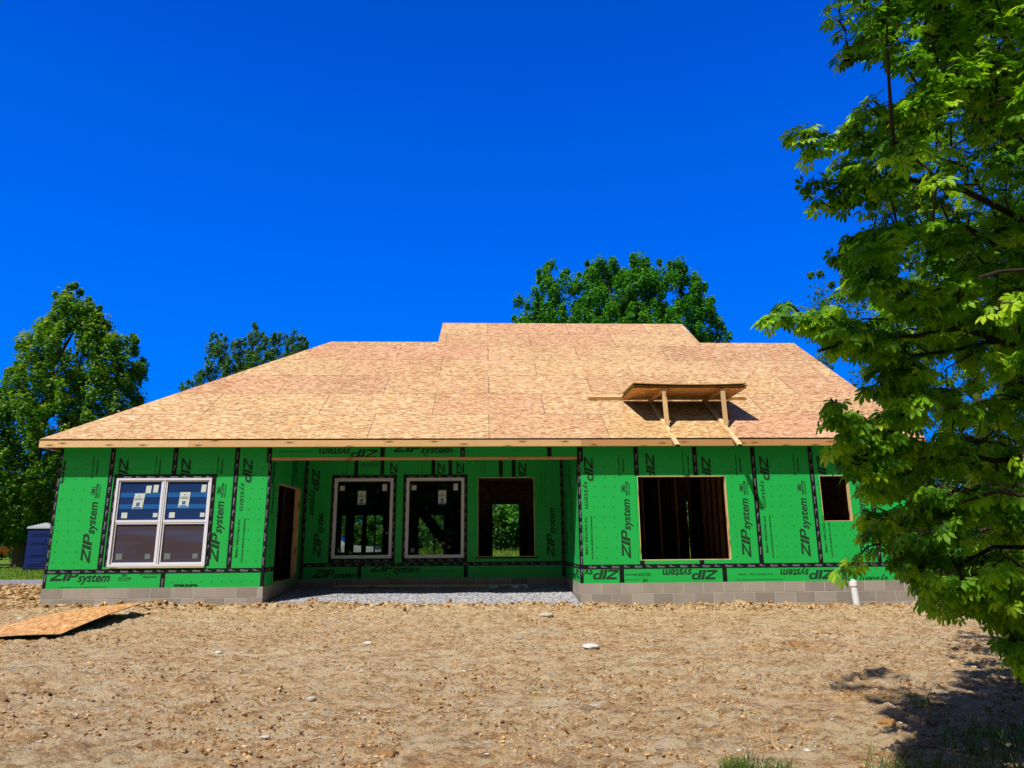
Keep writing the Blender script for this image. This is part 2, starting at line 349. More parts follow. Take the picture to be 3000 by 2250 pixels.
M['leaf_buckeye']=leafmat('palmate_leaf',[(0,(.035,.12,.005)),(.3,(.10,.28,.010)),(.6,(.24,.48,.015)),(.85,(.42,.65,.02)),(1,(.56,.76,.04))],.48,.5,.25)
M['weed']=leafmat('weed_blade',[(0,(.07,.17,.015)),(.5,(.16,.31,.025)),(1,(.34,.44,.08))],.35)
M['grassblade']=leafmat('grass_blade',[(0,(.035,.10,.012)),(.5,(.08,.18,.025)),(1,(.20,.28,.07))],.35)

# ================================================================ GROUND
def base_z(x,y):
    x=np.asarray(x,dtype=float); y=np.asarray(y,dtype=float)
    z=-.335-.0095*np.clip(x,0,17)-.028*np.clip(-y,0,14)
    z=z+.055*np.exp(-((y+.55)/.30)**2)*smooth(3.9,4.6,x)*smooth(10.6,9.8,x)
    z=np.where(y>0, z+(-.36-z)*smooth(0,8,y), z)
    inside=(x>-.02)&(x<17.2)&(y>.15)&(y<10.2)
    return np.where(inside,-.55,z)
def clump(x,y):
    wr=np.clip(1-np.abs(y+.35+.25*np.sin(x*1.7))/.55,0,1)      # loose windrow left along the foundation
    n1=vnoise(x*2.1+9,y*2.6+3); n2=vnoise(x*7.3+31,y*9.1+17); n3=vnoise(x*19+7,y*23+5); n4=vnoise(x*41+1,y*47+2)
    streak=vnoise(x*.55+4,y*3.3+2)
    lump=np.clip(n2-.55,0,1)*2.2
    mod=.45+.9*vnoise(x*.8+50,y*1.1+20)
    trk=np.sin((y*1.0+.06*x+.25*np.sin(x*.35))*2*np.pi/.42)*.010*smooth(.45,.7,vnoise(x*.22+2,y*.5+8))
    a=trk+(n1-.5)*.018+(streak-.5)*.018+(lump*.040+(n3-.5)*.040+np.abs(n4-.5)*.050)*mod
    return a+wr*(.015+np.clip(n2-.4,0,1)*.10+np.clip(n3-.5,0,1)*.05)
def grade(segs):
    out=[segs[0][0]]
    for a,b,d in segs:
        n=max(1,int(round((b-a)/d))); out+=list(np.linspace(a,b,n+1)[1:])
    return np.array(out)
gx=grade([(-900,-100,100),(-100,-20,8),(-20,-4,.8),(-4,19.5,.032),(19.5,24,.4),(24,60,4),(60,200,20),(200,900,100)])
gy=grade([(-700,-100,100),(-100,-16,12),(-16,-10,.5),(-10,-4,.026),(-4,.2,.03),(.2,11,.35),(11,40,1.5),(40,100,10),(100,1500,140)])
X,Y=np.meshgrid(gx,gy); Z=base_z(X,Y)
dirtm=smooth(12,6,Y)*smooth(-25,-8,X)*smooth(32,24,X)
nearfade=smooth(-12,-9.5,Y)
Z=Z+clump(X,Y)*dirtm*nearfade+(vnoise(X*.08,Y*.08)-.5)*.5*smooth(30,80,np.abs(Y))
nx,ny=len(gx),len(gy); idx=np.arange(nx*ny).reshape(ny,nx)
Fq=np.stack([idx[:-1,:-1],idx[:-1,1:],idx[1:,1:],idx[1:,:-1]],-1).reshape(-1,4)
# hue: dirt 0 / gravel .5 / grass 1
left=smooth(1,-1,X)
hue=np.where(X<9, np.where(Y<8.3,0,np.where(Y<11.5,.5,1)), np.where(Y<5.5+np.sin(X*.7)*.6,0,1)).astype(float)
hue=np.where((Y>11)&(X>=-1),1,hue); hue=np.where((X<-14)&(Y<8)|(X>27),1,hue); hue=np.where(Y<-12,1,hue)
np_mesh('ground',np.stack([X,Y,Z],-1).reshape(-1,3),Fq,M['ground'],smooth=True,hue=hue.ravel())
tag(bpy.data.objects['ground'],kind='structure')
def gz(x,y): return float(base_z(x,y)+clump(np.array(float(x)),np.array(float(y)))*(1 if y<6 else 0))

ICO=bmesh.new(); bmesh.ops.create_icosphere(ICO,subdivisions=1,radius=1)
IV1=np.array([v.co[:] for v in ICO.verts]); IF1=np.array([[v.index for v in f.verts] for f in ICO.faces]); ICO.free()
ICO=bmesh.new(); bmesh.ops.create_icosphere(ICO,subdivisions=3,radius=1)
IV3=np.array([v.co[:] for v in ICO.verts]); IF3=np.array([[v.index for v in f.verts] for f in ICO.faces]); ICO.free()
def rocks(name,xy,size,mat,flat=(.4,.8),zoff=.1,rough=.28,r0=None,zf=None):
    n=len(xy); V=[];F=[];rn=[]
    k=len(IV1)
    jit=1+RNG.uniform(-rough,rough,(n,k,1)); v=IV1[None]*jit
    ang=RNG.uniform(0,2*np.pi,n); sx=RNG.uniform(.7,1.35,n); sz=RNG.uniform(*flat,n)
    c,s=np.cos(ang)[:,None],np.sin(ang)[:,None]
    x=v[...,0]*sx[:,None]; y=v[...,1]; z=v[...,2]*sz[:,None]
    P=np.stack([c*x-s*y,s*x+c*y,z],-1)*size[:,None,None]
    zz=(zf(xy[:,0],xy[:,1]) if zf else base_z(xy[:,0],xy[:,1])+clump(xy[:,0],xy[:,1]))
    P[...,0]+=xy[:,0,None]; P[...,1]+=xy[:,1,None]; P[...,2]+=(zz+size*zoff)[:,None]
    F=(IF1[None]+(np.arange(n)*k)[:,None,None]).reshape(-1,3)
    rn=np.repeat(RNG.random(n) if r0 is None else r0,len(IF1))
    return np_mesh(name,P.reshape(-1,3),F,mat,rnd=rn)
def dirt_xy(n,near=0):
    """scatter over the sight fan in front of the house"""
    y=-9.6+(9.5)*RNG.random(n)**(1.0 if not near else .6); half=(y+14.6)*.80+.4
    x=8.9+RNG.uniform(-1,1,n)*half
    return np.stack([x,y],1)
xy=dirt_xy(60000); sz=.005+.012*RNG.random(60000)**4.0; keep=(vnoise(xy[:,0]*1.6,xy[:,1]*3.4)+.35*vnoise(xy[:,0]*7,xy[:,1]*9)>.62)
tag(rocks('dirt_clods',xy[keep],sz[keep]*1.25,M['clod'],rough=.35),'small crumbly brown clods scattered over the bare dirt yard','dirt',kind='stuff')
n=3500; tag(rocks('spoil',np.stack([RNG.uniform(-7,-.3,n),RNG.uniform(-.5,8,n)],1),.02+.06*RNG.random(n)**3,M['clod'],flat=(.5,1),rough=.4,zoff=.2),'rough brown spoil heaped beside the left wing','spoil',kind='stuff')
n=2600; xw=RNG.uniform(-.6,18,n); yw=-.33+RNG.normal(0,.20,n); yw=np.minimum(yw,-.06); ww=.010+.034*RNG.random(n)**2.6
tag(rocks('loose_soil',np.stack([xw,yw],1),ww,M['clod'],flat=(.5,1),rough=.4,zoff=.4),'ridge of loose orange brown soil lumps along the block foundation','soil',kind='stuff')
xy=dirt_xy(3500); tag(rocks('stone_chips',xy,.006+.014*RNG.random(3500)**3,M['stone'],flat=(.25,.6)),'pale and grey stone chips sprinkled over the dirt','stone chips',kind='stuff')
def big_rock(name,px,py,wpx,mat,label,cat,squash=.55,r=.5,z=None,grp=None,el=1.35,lump=0):
    p=atz(px,py,-.45)
    for _ in range(6): p=atz(px,py,gz(p.x,p.y))
    s=wpx/2/F_PX*(p-CAM).length
    v=IV3.copy(); q=v*1.6+np.array([px*.01,py*.01,0])
    d=1+.28*(vnoise(q[:,0]*1.1+q[:,2],q[:,1]*1.1-q[:,2])-.5)+.22*(vnoise(q[:,0]*3+q[:,2]*2.2,q[:,1]*3+q[:,2]*1.7)-.5)
    if lump: d=d+.75*(vnoise(q[:,0]*4.3+q[:,2]*3.1+7,q[:,1]*4.3+q[:,2]*2.7)-.5)+.35*(vnoise(q[:,0]*9+q[:,2]*8,q[:,1]*9+3)-.5)
    v=v*d[:,None]*np.array([el,.9,squash])*s/1.3
    o=np_mesh(name,v,IF3,mat,rnd=np.full(len(IF3),r),smooth=True); o.location=(p.x,p.y,gz(p.x,p.y)+s*squash*(.05 if lump else .3))
    o.rotation_euler.z=random.uniform(-.5,.5); return tag(o,label,cat,grp)
RK=[(1732,1898,46,'brightest and largest white flat rock in the middle of the dirt yard',.4,1.),
(1078,1883,26,'small white angular stone left of yard centre, between the house and the camera',.5,.95),
(912,2064,24,'rounded pale grey pebble low on the left half of the dirt yard',.7,.6),
(735,2066,15,'small dark grey pebble left of the rounded pale pebble',.7,.05),
(1524,1882,18,'grey chunky stone on the dirt just left of the white flat rock',.7,.35),
(1600,1806,40,'pale grey broken stone close to the gravel strip',.45,.7),
(1745,2064,34,'flat grey slab stone half sunk beside a clod in the foreground dirt',.25,.4),
(1933,2189,24,'smooth blue grey flat stone near the bottom edge of the yard',.35,.1),
(1487,1797,20,'grey stone just in front of the porch gravel',.55,.3),
(775,2166,26,'cream flat stone low on the left of the dirt yard',.4,.8),
(1060,1975,22,'cream stone on the left half of the yard above the pebbles',.5,.85),
(60,1810,16,'white stone lying behind the sheet of board at left',.6,.9),
(640,1908,18,'white chip stone lying left of the yard centre',.45,1.),
(2278,1866,14,'small white stone on the dirt in front of the right wing',.6,.9),
(2365,2203,14,'white pebble near the grass tuft at the bottom of the picture',.7,.95)]
for a in RK: big_rock('stone',a[0],a[1],a[2],M['stone'],a[3],'stone',a[4],a[5],grp='larger stones lying on the dirt yard')
CL=[(1360,1752,40,'tall orange brown dirt clod standing at the gravel edge'),(1435,1768,46,'broad dirt clod right of the tallest clod by the gravel'),
(172,1772,38,'brown dirt clod against the foundation of the left wing'),(1135,2210,60,'broad mound of yellowish dirt at the bottom left of centre'),
(2340,1895,46,'dark damp dirt mound in front of the white vent pipe'),(2600,2120,50,'lumpy dirt clod at the edge of the tree shade'),(1250,1765,30,'low dirt clod at the gravel edge left of the tallest clod'),
(2140,1765,34,'dirt clod against the block wall below the large window opening')]
for i,a in enumerate(CL): big_rock('dirt_clod',a[0],a[1],a[2],M['mound'],a[3],'clod',.95 if i<3 else .5,.35,grp='large dirt clods',el=1.1,lump=1)

# porch gravel sheet and its stones
def gravz(x,y): return np.interp(y,[-.75,-.30,1.27,2.65],[-.52,-.355,-.235,-.17])-.004*(np.asarray(x)-4.16)+.02*(vnoise(np.asarray(x)*1.7+3,np.asarray(y)*1.7)-.5)
ax=np.linspace(4.19,10.3,120); ay=np.linspace(-.75,2.66,70); AX,AY=np.meshgrid(ax,ay)
ex=np.where(AY<.05,1,0); AX2=np.where(AY<-.02,7.25+(AX-7.25)*1.0,AX)
AZ=gravz(AX2,AY)+.012*vnoise(AX*14,AY*14); idx=np.arange(AX.size).reshape(AX.shape)
Fg=np.stack([idx[:-1,:-1],idx[:-1,1:],idx[1:,1:],idx[1:,:-1]],-1).reshape(-1,4)
tag(np_mesh('gravel_bed',np.stack([AX2,AY,AZ],-1).reshape(-1,3),Fg,M['gravel'],smooth=True),kind='structure')
n=15000; xy=np.stack([RNG.uniform(4.22,10.28,n),-.72+3.3*RNG.random(n)**1.5],1); wob=.30*vnoise(xy[:,0]*1.6,xy[:,0]*0)-.66
k=xy[:,1]>wob; xy=xy[k]
tag(rocks('gravel_stones',xy,.009+.013*RNG.random(len(xy)),M['pebble'],flat=(.45,.9),zoff=.2,zf=gravz),'bluish white crushed stone filling the porch recess','gravel',kind='stuff')

# ================================================================ HOUSE
GX0,GX1,DX=0.,4.163,2.671; RX0,RX1=10.333,17.176; BK=10.1; ZT=2.70
house=empty('unfinished_house',(8.6,0,-.4),'unfinished single storey house sheathed in green board with a bare board roof','house')
def box_part(name,mat,*boxes,parent=None,rnd=None):
    b=MB()
    for q in boxes: b.box(*q,rnd=rnd)
    return b.build(name,mat,parent or house)
# wall frames: (a,z,t) -> world;  a runs to the viewer's right when seen from outside
class Wall:
    def __init__(s,name,o,d,nrm,a1,z0,z1,holes=(),th=.012,label=None):
        s.o=Vector(o); s.d=Vector(d); s.n=Vector(nrm); s.a1=a1; s.z0=z0; s.z1=z1; s.holes=list(holes); s.ink=[]; s.tink=[]
        b=MB(); xs=sorted({0,a1,*[h[0] for h in holes],*[h[1] for h in holes]}); zs=sorted({z0,z1,*[h[2] for h in holes],*[h[3] for h in holes]})
        xs=[x for x in xs if 0<=x<=a1]; zs=[z for z in zs if z0<=z<=z1]
        solid=lambda i,j: 0<=i<len(xs)-1 and 0<=j<len(zs)-1 and not any(h[0]-1e-6<=xs[i] and xs[i+1]<=h[1]+1e-6 and h[2]-1e-6<=zs[j] and zs[j+1]<=h[3]+1e-6 for h in holes)
        P=s.P
        for i in range(len(xs)-1):
            for j in range(len(zs)-1):
                if not solid(i,j): continue
                x0,x1_,q0,q1=xs[i],xs[i+1],zs[j],zs[j+1]
                uv=[(x0,q0),(x1_,q0),(x1_,q1),(x0,q1)]
                b.face([P(x0,q0),P(x1_,q0),P(x1_,q1),P(x0,q1)],uv,0)
                b.face([P(x0,q0,-th),P(x0,q1,-th),P(x1_,q1,-th),P(x1_,q0,-th)],uv,1)
                if not solid(i-1,j): b.face([P(x0,q0),P(x0,q1),P(x0,q1,-th),P(x0,q0,-th)],[(q0,0),(q1,0),(q1,th),(q0,th)],1)
                if not solid(i+1,j): b.face([P(x1_,q1),P(x1_,q0),P(x1_,q0,-th),P(x1_,q1,-th)],[(q0,0),(q1,0),(q1,th),(q0,th)],1)
                if not solid(i,j-1): b.face([P(x0,q0),P(x0,q0,-th),P(x1_,q0,-th),P(x1_,q0)],[(x0,0),(x0,th),(x1_,th),(x1_,0)],1)
                if not solid(i,j+1): b.face([P(x0,q1),P(x1_,q1),P(x1_,q1,-th),P(x0,q1,-th)],[(x0,0),(x0,th),(x1_,th),(x1_,0)],1)
        s.obj=b.build(name,[M['green'],M['osb_raw']],house)
        if label: s.obj['label']=label
    def P(s,a,z,t=0): return s.o+s.d*a+s.n*t+Vector((0,0,z))
    def tape(s,a0,a1,z0,z1,t=.0025,marks=True,flip=False):
        b=MB(); b.obox(s.P(a0,z0,.0003),s.d*(a1-a0),s.n*t,Vector((0,0,z1-z0))); b.build('seam_tape',M['tape'],s.obj)
        if not marks: return
        L=a1-a0; Hh=z1-z0; hor=L>Hh; ln=L if hor else Hh; c=random.uniform(.05,.2); i=0
        while c<ln-.12:
            kind=i%2; ww=.15 if kind==0 else .055
            if hor:
                s.text('ZIPsystem' if kind==0 else 'TE',(a0+c,(z0+z1)/2-.012),ww,0,.030 if kind==0 else .034,dst=s.tink,t=t+.002,shear=.3)
                if kind: s.text('Flow',(a0+c+.06,(z0+z1)/2-.014),.07,0,.018,dst=s.tink,t=t+.002)
                else: s.text('LINERLESS TAPE',(a0+c+.02,(z0+z1)/2-.026),.13,0,.008,dst=s.tink,t=t+.002)
            else:
                am=(a0+a1)/2
                s.text('ZIPsystem' if kind==0 else 'TE',(am-.012,z1-c),ww,-90,.030 if kind==0 else .034,dst=s.tink,t=t+.002,shear=.3)
                if kind: s.text('Flow',(am-.014,z1-c-.06),.07,-90,.018,dst=s.tink,t=t+.002)
            c+=.235 if kind==0 else .22; i+=1
    def text(s,txt,pos,length,ang,h,dst=None,t=.0025,shear=0,bold=0,clip=None):
        """place flat lettering: baseline start pos=(a,z), total length, letter height h, ang in degrees"""
        V,Fc=glyphs(txt,bold); V=V.copy(); w0=V[:,0].max()-V[:,0].min(); h0=CAPH
        V[:,0]=(V[:,0]-V[:,0].min())/w0*length; V[:,1]=V[:,1]/h0*h; V[:,0]+=shear*V[:,1]
        c,sn=math.cos(R_(ang)),math.sin(R_(ang))
        A=np.stack([pos[0]+c*V[:,0]-sn*V[:,1],pos[1]+sn*V[:,0]+c*V[:,1]],1)
        bounds=clip or (0.01,s.a1-.01,s.z0+.01,s.z1-.01)
        A,Fc=cut2d(A,Fc,bounds,s.holes)
        if len(Fc): (s.ink if dst is None else dst).append((A,Fc,t))
    def logo(s,pos,L,ang,H,clip=None):
        c,sn=math.cos(R_(ang)),math.sin(R_(ang))
        H*=1.1; s.text('ZIP',pos,L*.46,ang,H,bold=.05,shear=.33,clip=clip)
        q=(pos[0]+c*L*.485+sn*H*.10, pos[1]+sn*L*.485-c*H*.10)
        s.text('system',q,L*.545,ang,H*.86,shear=.22,bold=.022,clip=clip)
    def dots(s,a,z):
        th=np.linspace(0,2*np.pi,7)[:-1]; A=np.concatenate([np.stack([a+.014*np.cos(th),z+.014*np.sin(th)],1),np.stack([a+.008*np.cos(th),z+.008*np.sin(th)],1)])
        if not(0.03<a<s.a1-.03 and s.z0+.03<z<s.z1-.03) or any(h[0]-.03<a<h[1]+.03 and h[2]-.03<z<h[3]+.03 for h in s.holes): return
        s.ink.append((A,[[i,(i+1)%6,(i+1)%6+6,i+6] for i in range(6)],.0018))
    def panel(s,a,z0=.36,flip=False,clip=None,nodots=False):
        """print of one upright 1.22 m board whose left edge is at a"""
        W=1.22; cl=clip or (max(a,0.01),min(a+W,s.a1-.01),.33,s.z1-.005)
        if not flip:
            T=lambda x,z,g:((a+x,z),g)
        else:
            T=lambda x,z,g:((a+W-x,2.62+.42-z),g+180)
        def tx(txt,x,z,L,g,h,**k): p,g2=T(x,z,g); s.text(txt,p,L,g2,h,clip=k.pop('clip',cl),**k)
        p,g=T(.135,2.50,-90); c2=(cl[0],min(cl[1],a+.235),cl[2],cl[3])
        if flip: s.logo(p,1.02,g,.155,clip=cl)
        else:
            s.text('ZIP',p,.46,g,.185,bold=.035,shear=.32,clip=cl); s.text('system',(p[0]-.01,p[1]-.50),.54,g,.105,shear=.22,bold=.006,clip=(cl[0],min(cl[1],a+.19),cl[2],cl[3]))
        p,g=T(1.02,.47,90); s.logo(p,1.12,g,.165,clip=cl)
        tx('30',.955,1.80,.095,90,.068,bold=.05); tx('YEAR SYSTEM',1.01,1.70,.29,90,.040,bold=.03); tx('LIMITED WARRANTY',1.055,1.71,.27,90,.024,bold=.02)
        tx('I',.965,1.782,.010,90,.085); tx('I',.965,1.912,.010,90,.085); tx('I',.972,1.790,.010,0,.001) if 0 else None
        tx('Join the revolution.',.87,2.10,.44,90,.038,bold=.02); tx('#zipsystem',.955,2.17,.30,90,.042,bold=.025)
        tx('7/16" STRUCTURAL 1 PANEL',.12,1.28,.74,-90,.042,bold=.03); tx('C O N F O R M S',.075,1.10,.30,-90,.014)
        tx('WATER-RESISTIVE & AIR BARRIER PROTECTION',.235,1.30,.84,-90,.030,bold=.02)
        if not nodots:
            for i in range(3):
                for j in range(11): s.dots(a+.33+.2*i+.02*math.sin(j),.48+.2*j)
        for j in range(44):
            zz=.40+.05*j
            if cl[2]<zz<cl[3]-.04:
                for e in (.05,1.17):
                    aa=a+e
                    if cl[0]<aa<cl[1]-.01:
                        A=np.array([[aa,zz],[aa+.005,zz],[aa+.005,zz+.022],[aa,zz+.022]])
                        A,Fc=cut2d(A,[[0,1,2,3]],cl,s.holes)
                        if len(Fc): s.ink.append((A,Fc,.0016))
    def finish(s):
        for name,lst,mat in (('lettering',s.ink,M['ink']),('tape_lettering',s.tink,M['tapeink'])):
            if not lst: continue
            b=MB()
            for A,Fc,t in lst:
                for f in Fc: b.face([s.P(A[i][0],A[i][1],t) for i in f])
            b.build(name,mat,s.obj)
_g={}; CAPH=.7
def zip_glyph():
    V=[];Fc=[]
    def q(*p):
        n=len(V); V.extend(p); Fc.append(list(range(n,n+len(p))))
    z=0.0
    q((0,.78),(1.05,.78),(1.05,1),(0,1)); q((0,0),(1.05,0),(1.05,.22),(0,.22)); q((0,.22),(.34,.22),(1.05,.78),(.71,.78))
    x=1.13; q((x,0),(x+.30,0),(x+.30,.47),(x,.47)); q((x,.50),(x+.30,.50),(x+.30,1),(x,1))
    x=1.51; q((x,0),(x+.29,0),(x+.29,1),(x,1)); q((x+.32,.80),(x+.86,.80),(x+.72,1),(x+.32,1)); q((x+.32,.34),(x+.74,.34),(x+.90,.52),(x+.32,.52)); q((x+.64,.52),(x+.90,.52),(x+.90,.76),(x+.64,.80))
    return np.array(V,dtype=float)*np.array([.4,CAPH]),Fc
def glyphs(txt,bold=0):
    if txt=='ZIP': return zip_glyph()
    k=(txt,bold)
    if k not in _g:
        cu=bpy.data.curves.new('tmp','FONT'); cu.body=txt; cu.size=1; cu.offset=bold; cu.resolution_u=3
        ob=bpy.data.objects.new('tmp',cu); COL.objects.link(ob); bpy.context.view_layer.update()
        me=bpy.data.meshes.new_from_object(ob.evaluated_get(bpy.context.evaluated_depsgraph_get()))
        V=np.array([v.co[:2] for v in me.vertices]); Fc=[list(p.vertices) for p in me.polygons]
        bpy.data.objects.remove(ob); bpy.data.curves.remove(cu); bpy.data.meshes.remove(me); _g[k]=(V,Fc)
    return _g[k]
def cut2d(A,Fc,bounds,holes):
    mn=A.min(0); mx=A.max(0); x0,x1,z0,z1=bounds
    inter=[h for h in holes if mx[0]>h[0]-.02 and mn[0]<h[1]+.02 and mx[1]>h[2]-.02 and mn[1]<h[3]+.02]
    if mn[0]>=x0 and mx[0]<=x1 and mn[1]>=z0 and mx[1]<=z1 and not inter: return A,Fc
    bm=bmesh.new(); vs=[bm.verts.new((p[0],p[1],0)) for p in A]
    for f in Fc:
        try: bm.faces.new([vs[i] for i in f])
        except ValueError: pass
    def bis(co,no,clear): bmesh.ops.bisect_plane(bm,geom=bm.verts[:]+bm.edges[:]+bm.faces[:],plane_co=co,plane_no=no,clear_outer=clear)
    bis((x0,0,0),(-1,0,0),True); bis((x1,0,0),(1,0,0),True); bis((0,z0,0),(0,-1,0),True); bis((0,z1,0),(0,1,0),True)
    for h in inter:
        e=.012; a,b_,c,d=h[0]-e,h[1]+e,h[2]-e,h[3]+e
        for co,no in (((a,0,0),(1,0,0)),((b_,0,0),(1,0,0)),((0,c,0),(0,1,0)),((0,d,0),(0,1,0))): bis(co,no,False)
        dl=[f for f in bm.faces if a<f.calc_center_median().x<b_ and c<f.calc_center_median().y<d]
        bmesh.ops.delete(bm,geom=dl,context='FACES')
    bm.verts.ensure_lookup_table(); bm.verts.index_update()
    A2=np.array([v.co[:2] for v in bm.verts]) if bm.verts else np.zeros((0,2)); F2=[[v.index for v in f.verts] for f in bm.faces]; bm.free()
    return A2,F2
TW=.046
# ---- front of the left wing
wl=Wall('front_wall',(GX0,0,0),(1,0,0),(0,-1,0),GX1,0,2.98,[(1.20,3.00,.43,2.07)],label='green front wall of the left wing with a white double window')
for a in (-.19,1.03,2.25,3.47): wl.panel(a,clip=(max(a,.04)+.03,min(a+1.22,GX1-.04)-.03,.36,ZT-.01))
for a,z0 in ((1.03,.36),(2.26,2.17),(3.48,.36)): wl.tape(a-TW,a+TW,z0,ZT-.004,t=.0028)
wl.tape(.002,.06,.01,ZT-.004,t=.0024); wl.tape(GX1-.055,GX1-.002,.36,ZT-.19,t=.0024)
wl.tape(.002,GX1-.002,.27,.355,t=.0036); wl.tape(GX1-.06,GX1-.002,.01,.27,t=.0024)
wl.tape(2.20,2.29,.01,.27,t=.0024); wl.tape(GX1-.10,GX1-.002,ZT-.30,ZT-.006,t=.0040)
wl.logo((.12,.145),1.08,0,.17,clip=(.08,2.18,.02,.262)); wl.text('30',(1.46,.215),.10,0,.06,bold=.02,clip=(.08,2.18,.02,.262)); wl.text('YEAR SYSTEM',(1.40,.165),.25,0,.032,bold=.01); wl.text('LIMITED WARRANTY',(1.40,.135),.24,0,.019)
wl.text('#zipsystem',(1.87,.19),.26,0,.035,bold=.01); wl.text('Join the revolution.',(1.80,.245),.38,0,.028,clip=(.08,2.18,.02,.262)); wl.text('WATER-RESISTIVE & AIR BARRIER PROTECTION',(.3,.015),.9,0,.02,clip=(.08,2.18,.012,.262))
wl.logo((2.42,-.115),1.0,0,.16,clip=(2.3,4.05,.012,.262))
for i in range(9): wl.dots(2.42+.19*i,.10)
# ---- front of the right wing
rw=RX1-RX0; h1=(11.55-RX0,13.375-RX0,.43,2.095); h2=(15.33-RX0,15.94-RX0,1.17,2.095)
wr=Wall('front_wall',(RX0,0,0),(1,0,0),(0,-1,0),rw,0,2.98,[h1,h2],label='green front wall of the right wing with two bare window openings')
PA=[.0,1.21,2.43,3.64,4.85,6.06]
for i,a in enumerate(PA): wr.panel(a,flip=(i==1),clip=(max(a,.04)+.03,min(a+1.22,rw-.04)-.03,.36,ZT-.01))
wr.tape(.002,.06,.01,ZT-.19,t=.0024); wr.tape(.002,.12,ZT-.30,ZT-.006,t=.0034)
for a,z0 in ((1.21,2.11),(2.43,2.11),(3.645,.36),(4.855,.36),(6.06,.36)): wr.tape(a-TW,a+TW,z0,ZT-.004,t=.0028)
wr.tape(rw-.055,rw-.002,.01,ZT-.004,t=.0024); wr.tape(.002,rw-.002,.27,.355,t=.0036)
for a in (.82,2.88,5.30): wr.tape(a-TW,a+TW,.01,.27,t=.0024)
for a in (1.24,2.44): wr.tape(a-TW,a+TW,.355,.425,t=.0024,marks=False)
c_=lambda a,b:(a,b,.012,.262)
wr.logo((.77,.26),1.05,180,.17,clip=c_(.07,.76)); wr.logo((2.74,.235),1.06,180,.165,clip=c_(.9,2.82)); wr.text('30',(1.33,.075),.10,180,.06,bold=.02,clip=c_(.9,2.8)); wr.text('YEAR SYSTEM',(1.40,.165),.25,180,.032,bold=.01); wr.text('LIMITED WARRANTY',(1.40,.19),.24,180,.019)
wr.text('Join the revolution.',(1.15,.07),.38,180,.028,clip=c_(.88,2.8)); wr.text('#zipsystem',(1.13,.17),.26,180,.035,bold=.01,clip=c_(.88,2.8))
wr.text('7/16" STRUCTURAL 1 PANEL',(3.85,.16),.70,180,.034,bold=.008); wr.text('WATER-RESISTIVE & AIR BARRIER PROTECTION',(4.05,.05),.95,180,.022); wr.logo((5.1,.215),1.05,180,.16,clip=c_(2.95,5.24)); wr.logo((6.7,.05),1.05,180,.16,clip=c_(5.36,6.8))
# ---- porch header
hd=Wall('porch_header',(GX1,0,0),(1,0,0),(0,-1,0),RX0-GX1,2.50,2.98,th=.03,label='green header board spanning the porch opening')
for a in (2.21,3.83,5.60): hd.tape(a-TW,a+TW,2.502,ZT-.004)
cH=(.05,6.1,2.505,2.695)
hd.logo((2.13,2.66),1.15,180,.16,clip=(.1,2.15,2.505,2.695)); hd.logo((2.42,2.60),1.15,0,.16,clip=(2.3,3.75,2.505,2.695)); hd.text('7/16" STRUCTURAL 1 PANEL',(.80,2.63),.68,180,.036,bold=.008); hd.text('30 YEAR SYSTEM',(3.4,2.60),.30,0,.034)
for i in range(14): hd.dots(2.5+.24*i,2.63)
box_part('header_beam',M['lumber_o'],(GX1+.002,RX0-.002,-.014,.13,2.455,2.499))
# ---- porch back wall
pw=RX0-GX1; f1=(4.90-GX1,6.24-GX1,.48,2.295); f2=(6.60-GX1,7.93-GX1,.48,2.30); f3=(8.28-GX1,9.63-GX1,.465,2.325)
wb=Wall('porch_back_wall',(GX1,DX,0),(1,0,0),(0,-1,0),pw,0,2.98,[f1,f2,f3],label='shaded green wall at the back of the porch with two white windows')
wb.logo((.16,2.55),1.05,-90,.165); wb.logo((.46,.49),1.1,90,.165,clip=(.05,.6,.36,1.5)); wb.text('30',(.40,1.40),.09,-90,.06,bold=.02)
for a,z0,z1 in ((1.20,2.40,2.97),(1.82,2.40,2.97),(3.04,2.40,2.97),(3.45,2.40,2.97),(4.67,2.34,2.97),(4.98,2.34,2.97),(3.45,.36,.45),(3.0,.36,.45)): wb.tape(a-TW,a+TW,z0,z1,marks=False)
for a in (1.37,3.84): wb.tape(a-TW,a+TW,.01,.27,marks=False)
wb.tape(.002,.07,.01,2.97,t=.002); wb.tape(pw-.07,pw-.002,.01,2.97,t=.002); wb.tape(.002,pw-.002,.27,.355,t=.0036)
wb.logo((1.62,.15),1.1,0,.17,clip=(1.45,3.75,.012,.262)); wb.text('7/16" STRUCTURAL 1 PANEL',(2.9,.15),.7,0,.036,bold=.008,clip=(1.45,3.75,.012,.262)); wb.logo((.3,.03),1.0,0,.16,clip=(.1,1.3,.012,.262))
wb.text('system',(1.30,2.60),.48,0,.11,shear=.2); wb.logo((2.0,2.7),1.0,-90,.165,clip=(1.9,2.99,2.42,2.95)); wb.logo((3.14,2.7),1.0,-90,.165,clip=(3.1,3.4,2.42,2.95)); wb.logo((3.6,2.7),1.0,-90,.165,clip=(3.5,3.9,2.42,2.95)); wb.logo((5.1,2.7),1.0,-90,.165,clip=(5.0,5.5,2.35,2.95))
for x in (.9,2.7,4.2): wb.text('Join the revolution.',(x,2.42),.4,90,.03); wb.text('#zipsystem',(x+.09,2.43),.27,90,.034)
wb.logo((5.93,.45),1.1,90,.165,clip=(5.5,6.05,.37,1.62)); wb.text('7/16" STRUCTURAL 1 PANEL',(5.62,2.40),.7,-90,.036); wb.text('WATER-RESISTIVE & AIR BARRIER PROTECTION',(5.72,2.45),.85,-90,.024)
for i in range(3):
    for j in range(9): wb.dots(.25+.14*i,.5+.2*j); wb.dots(5.55+.12*i,.5+.2*j)
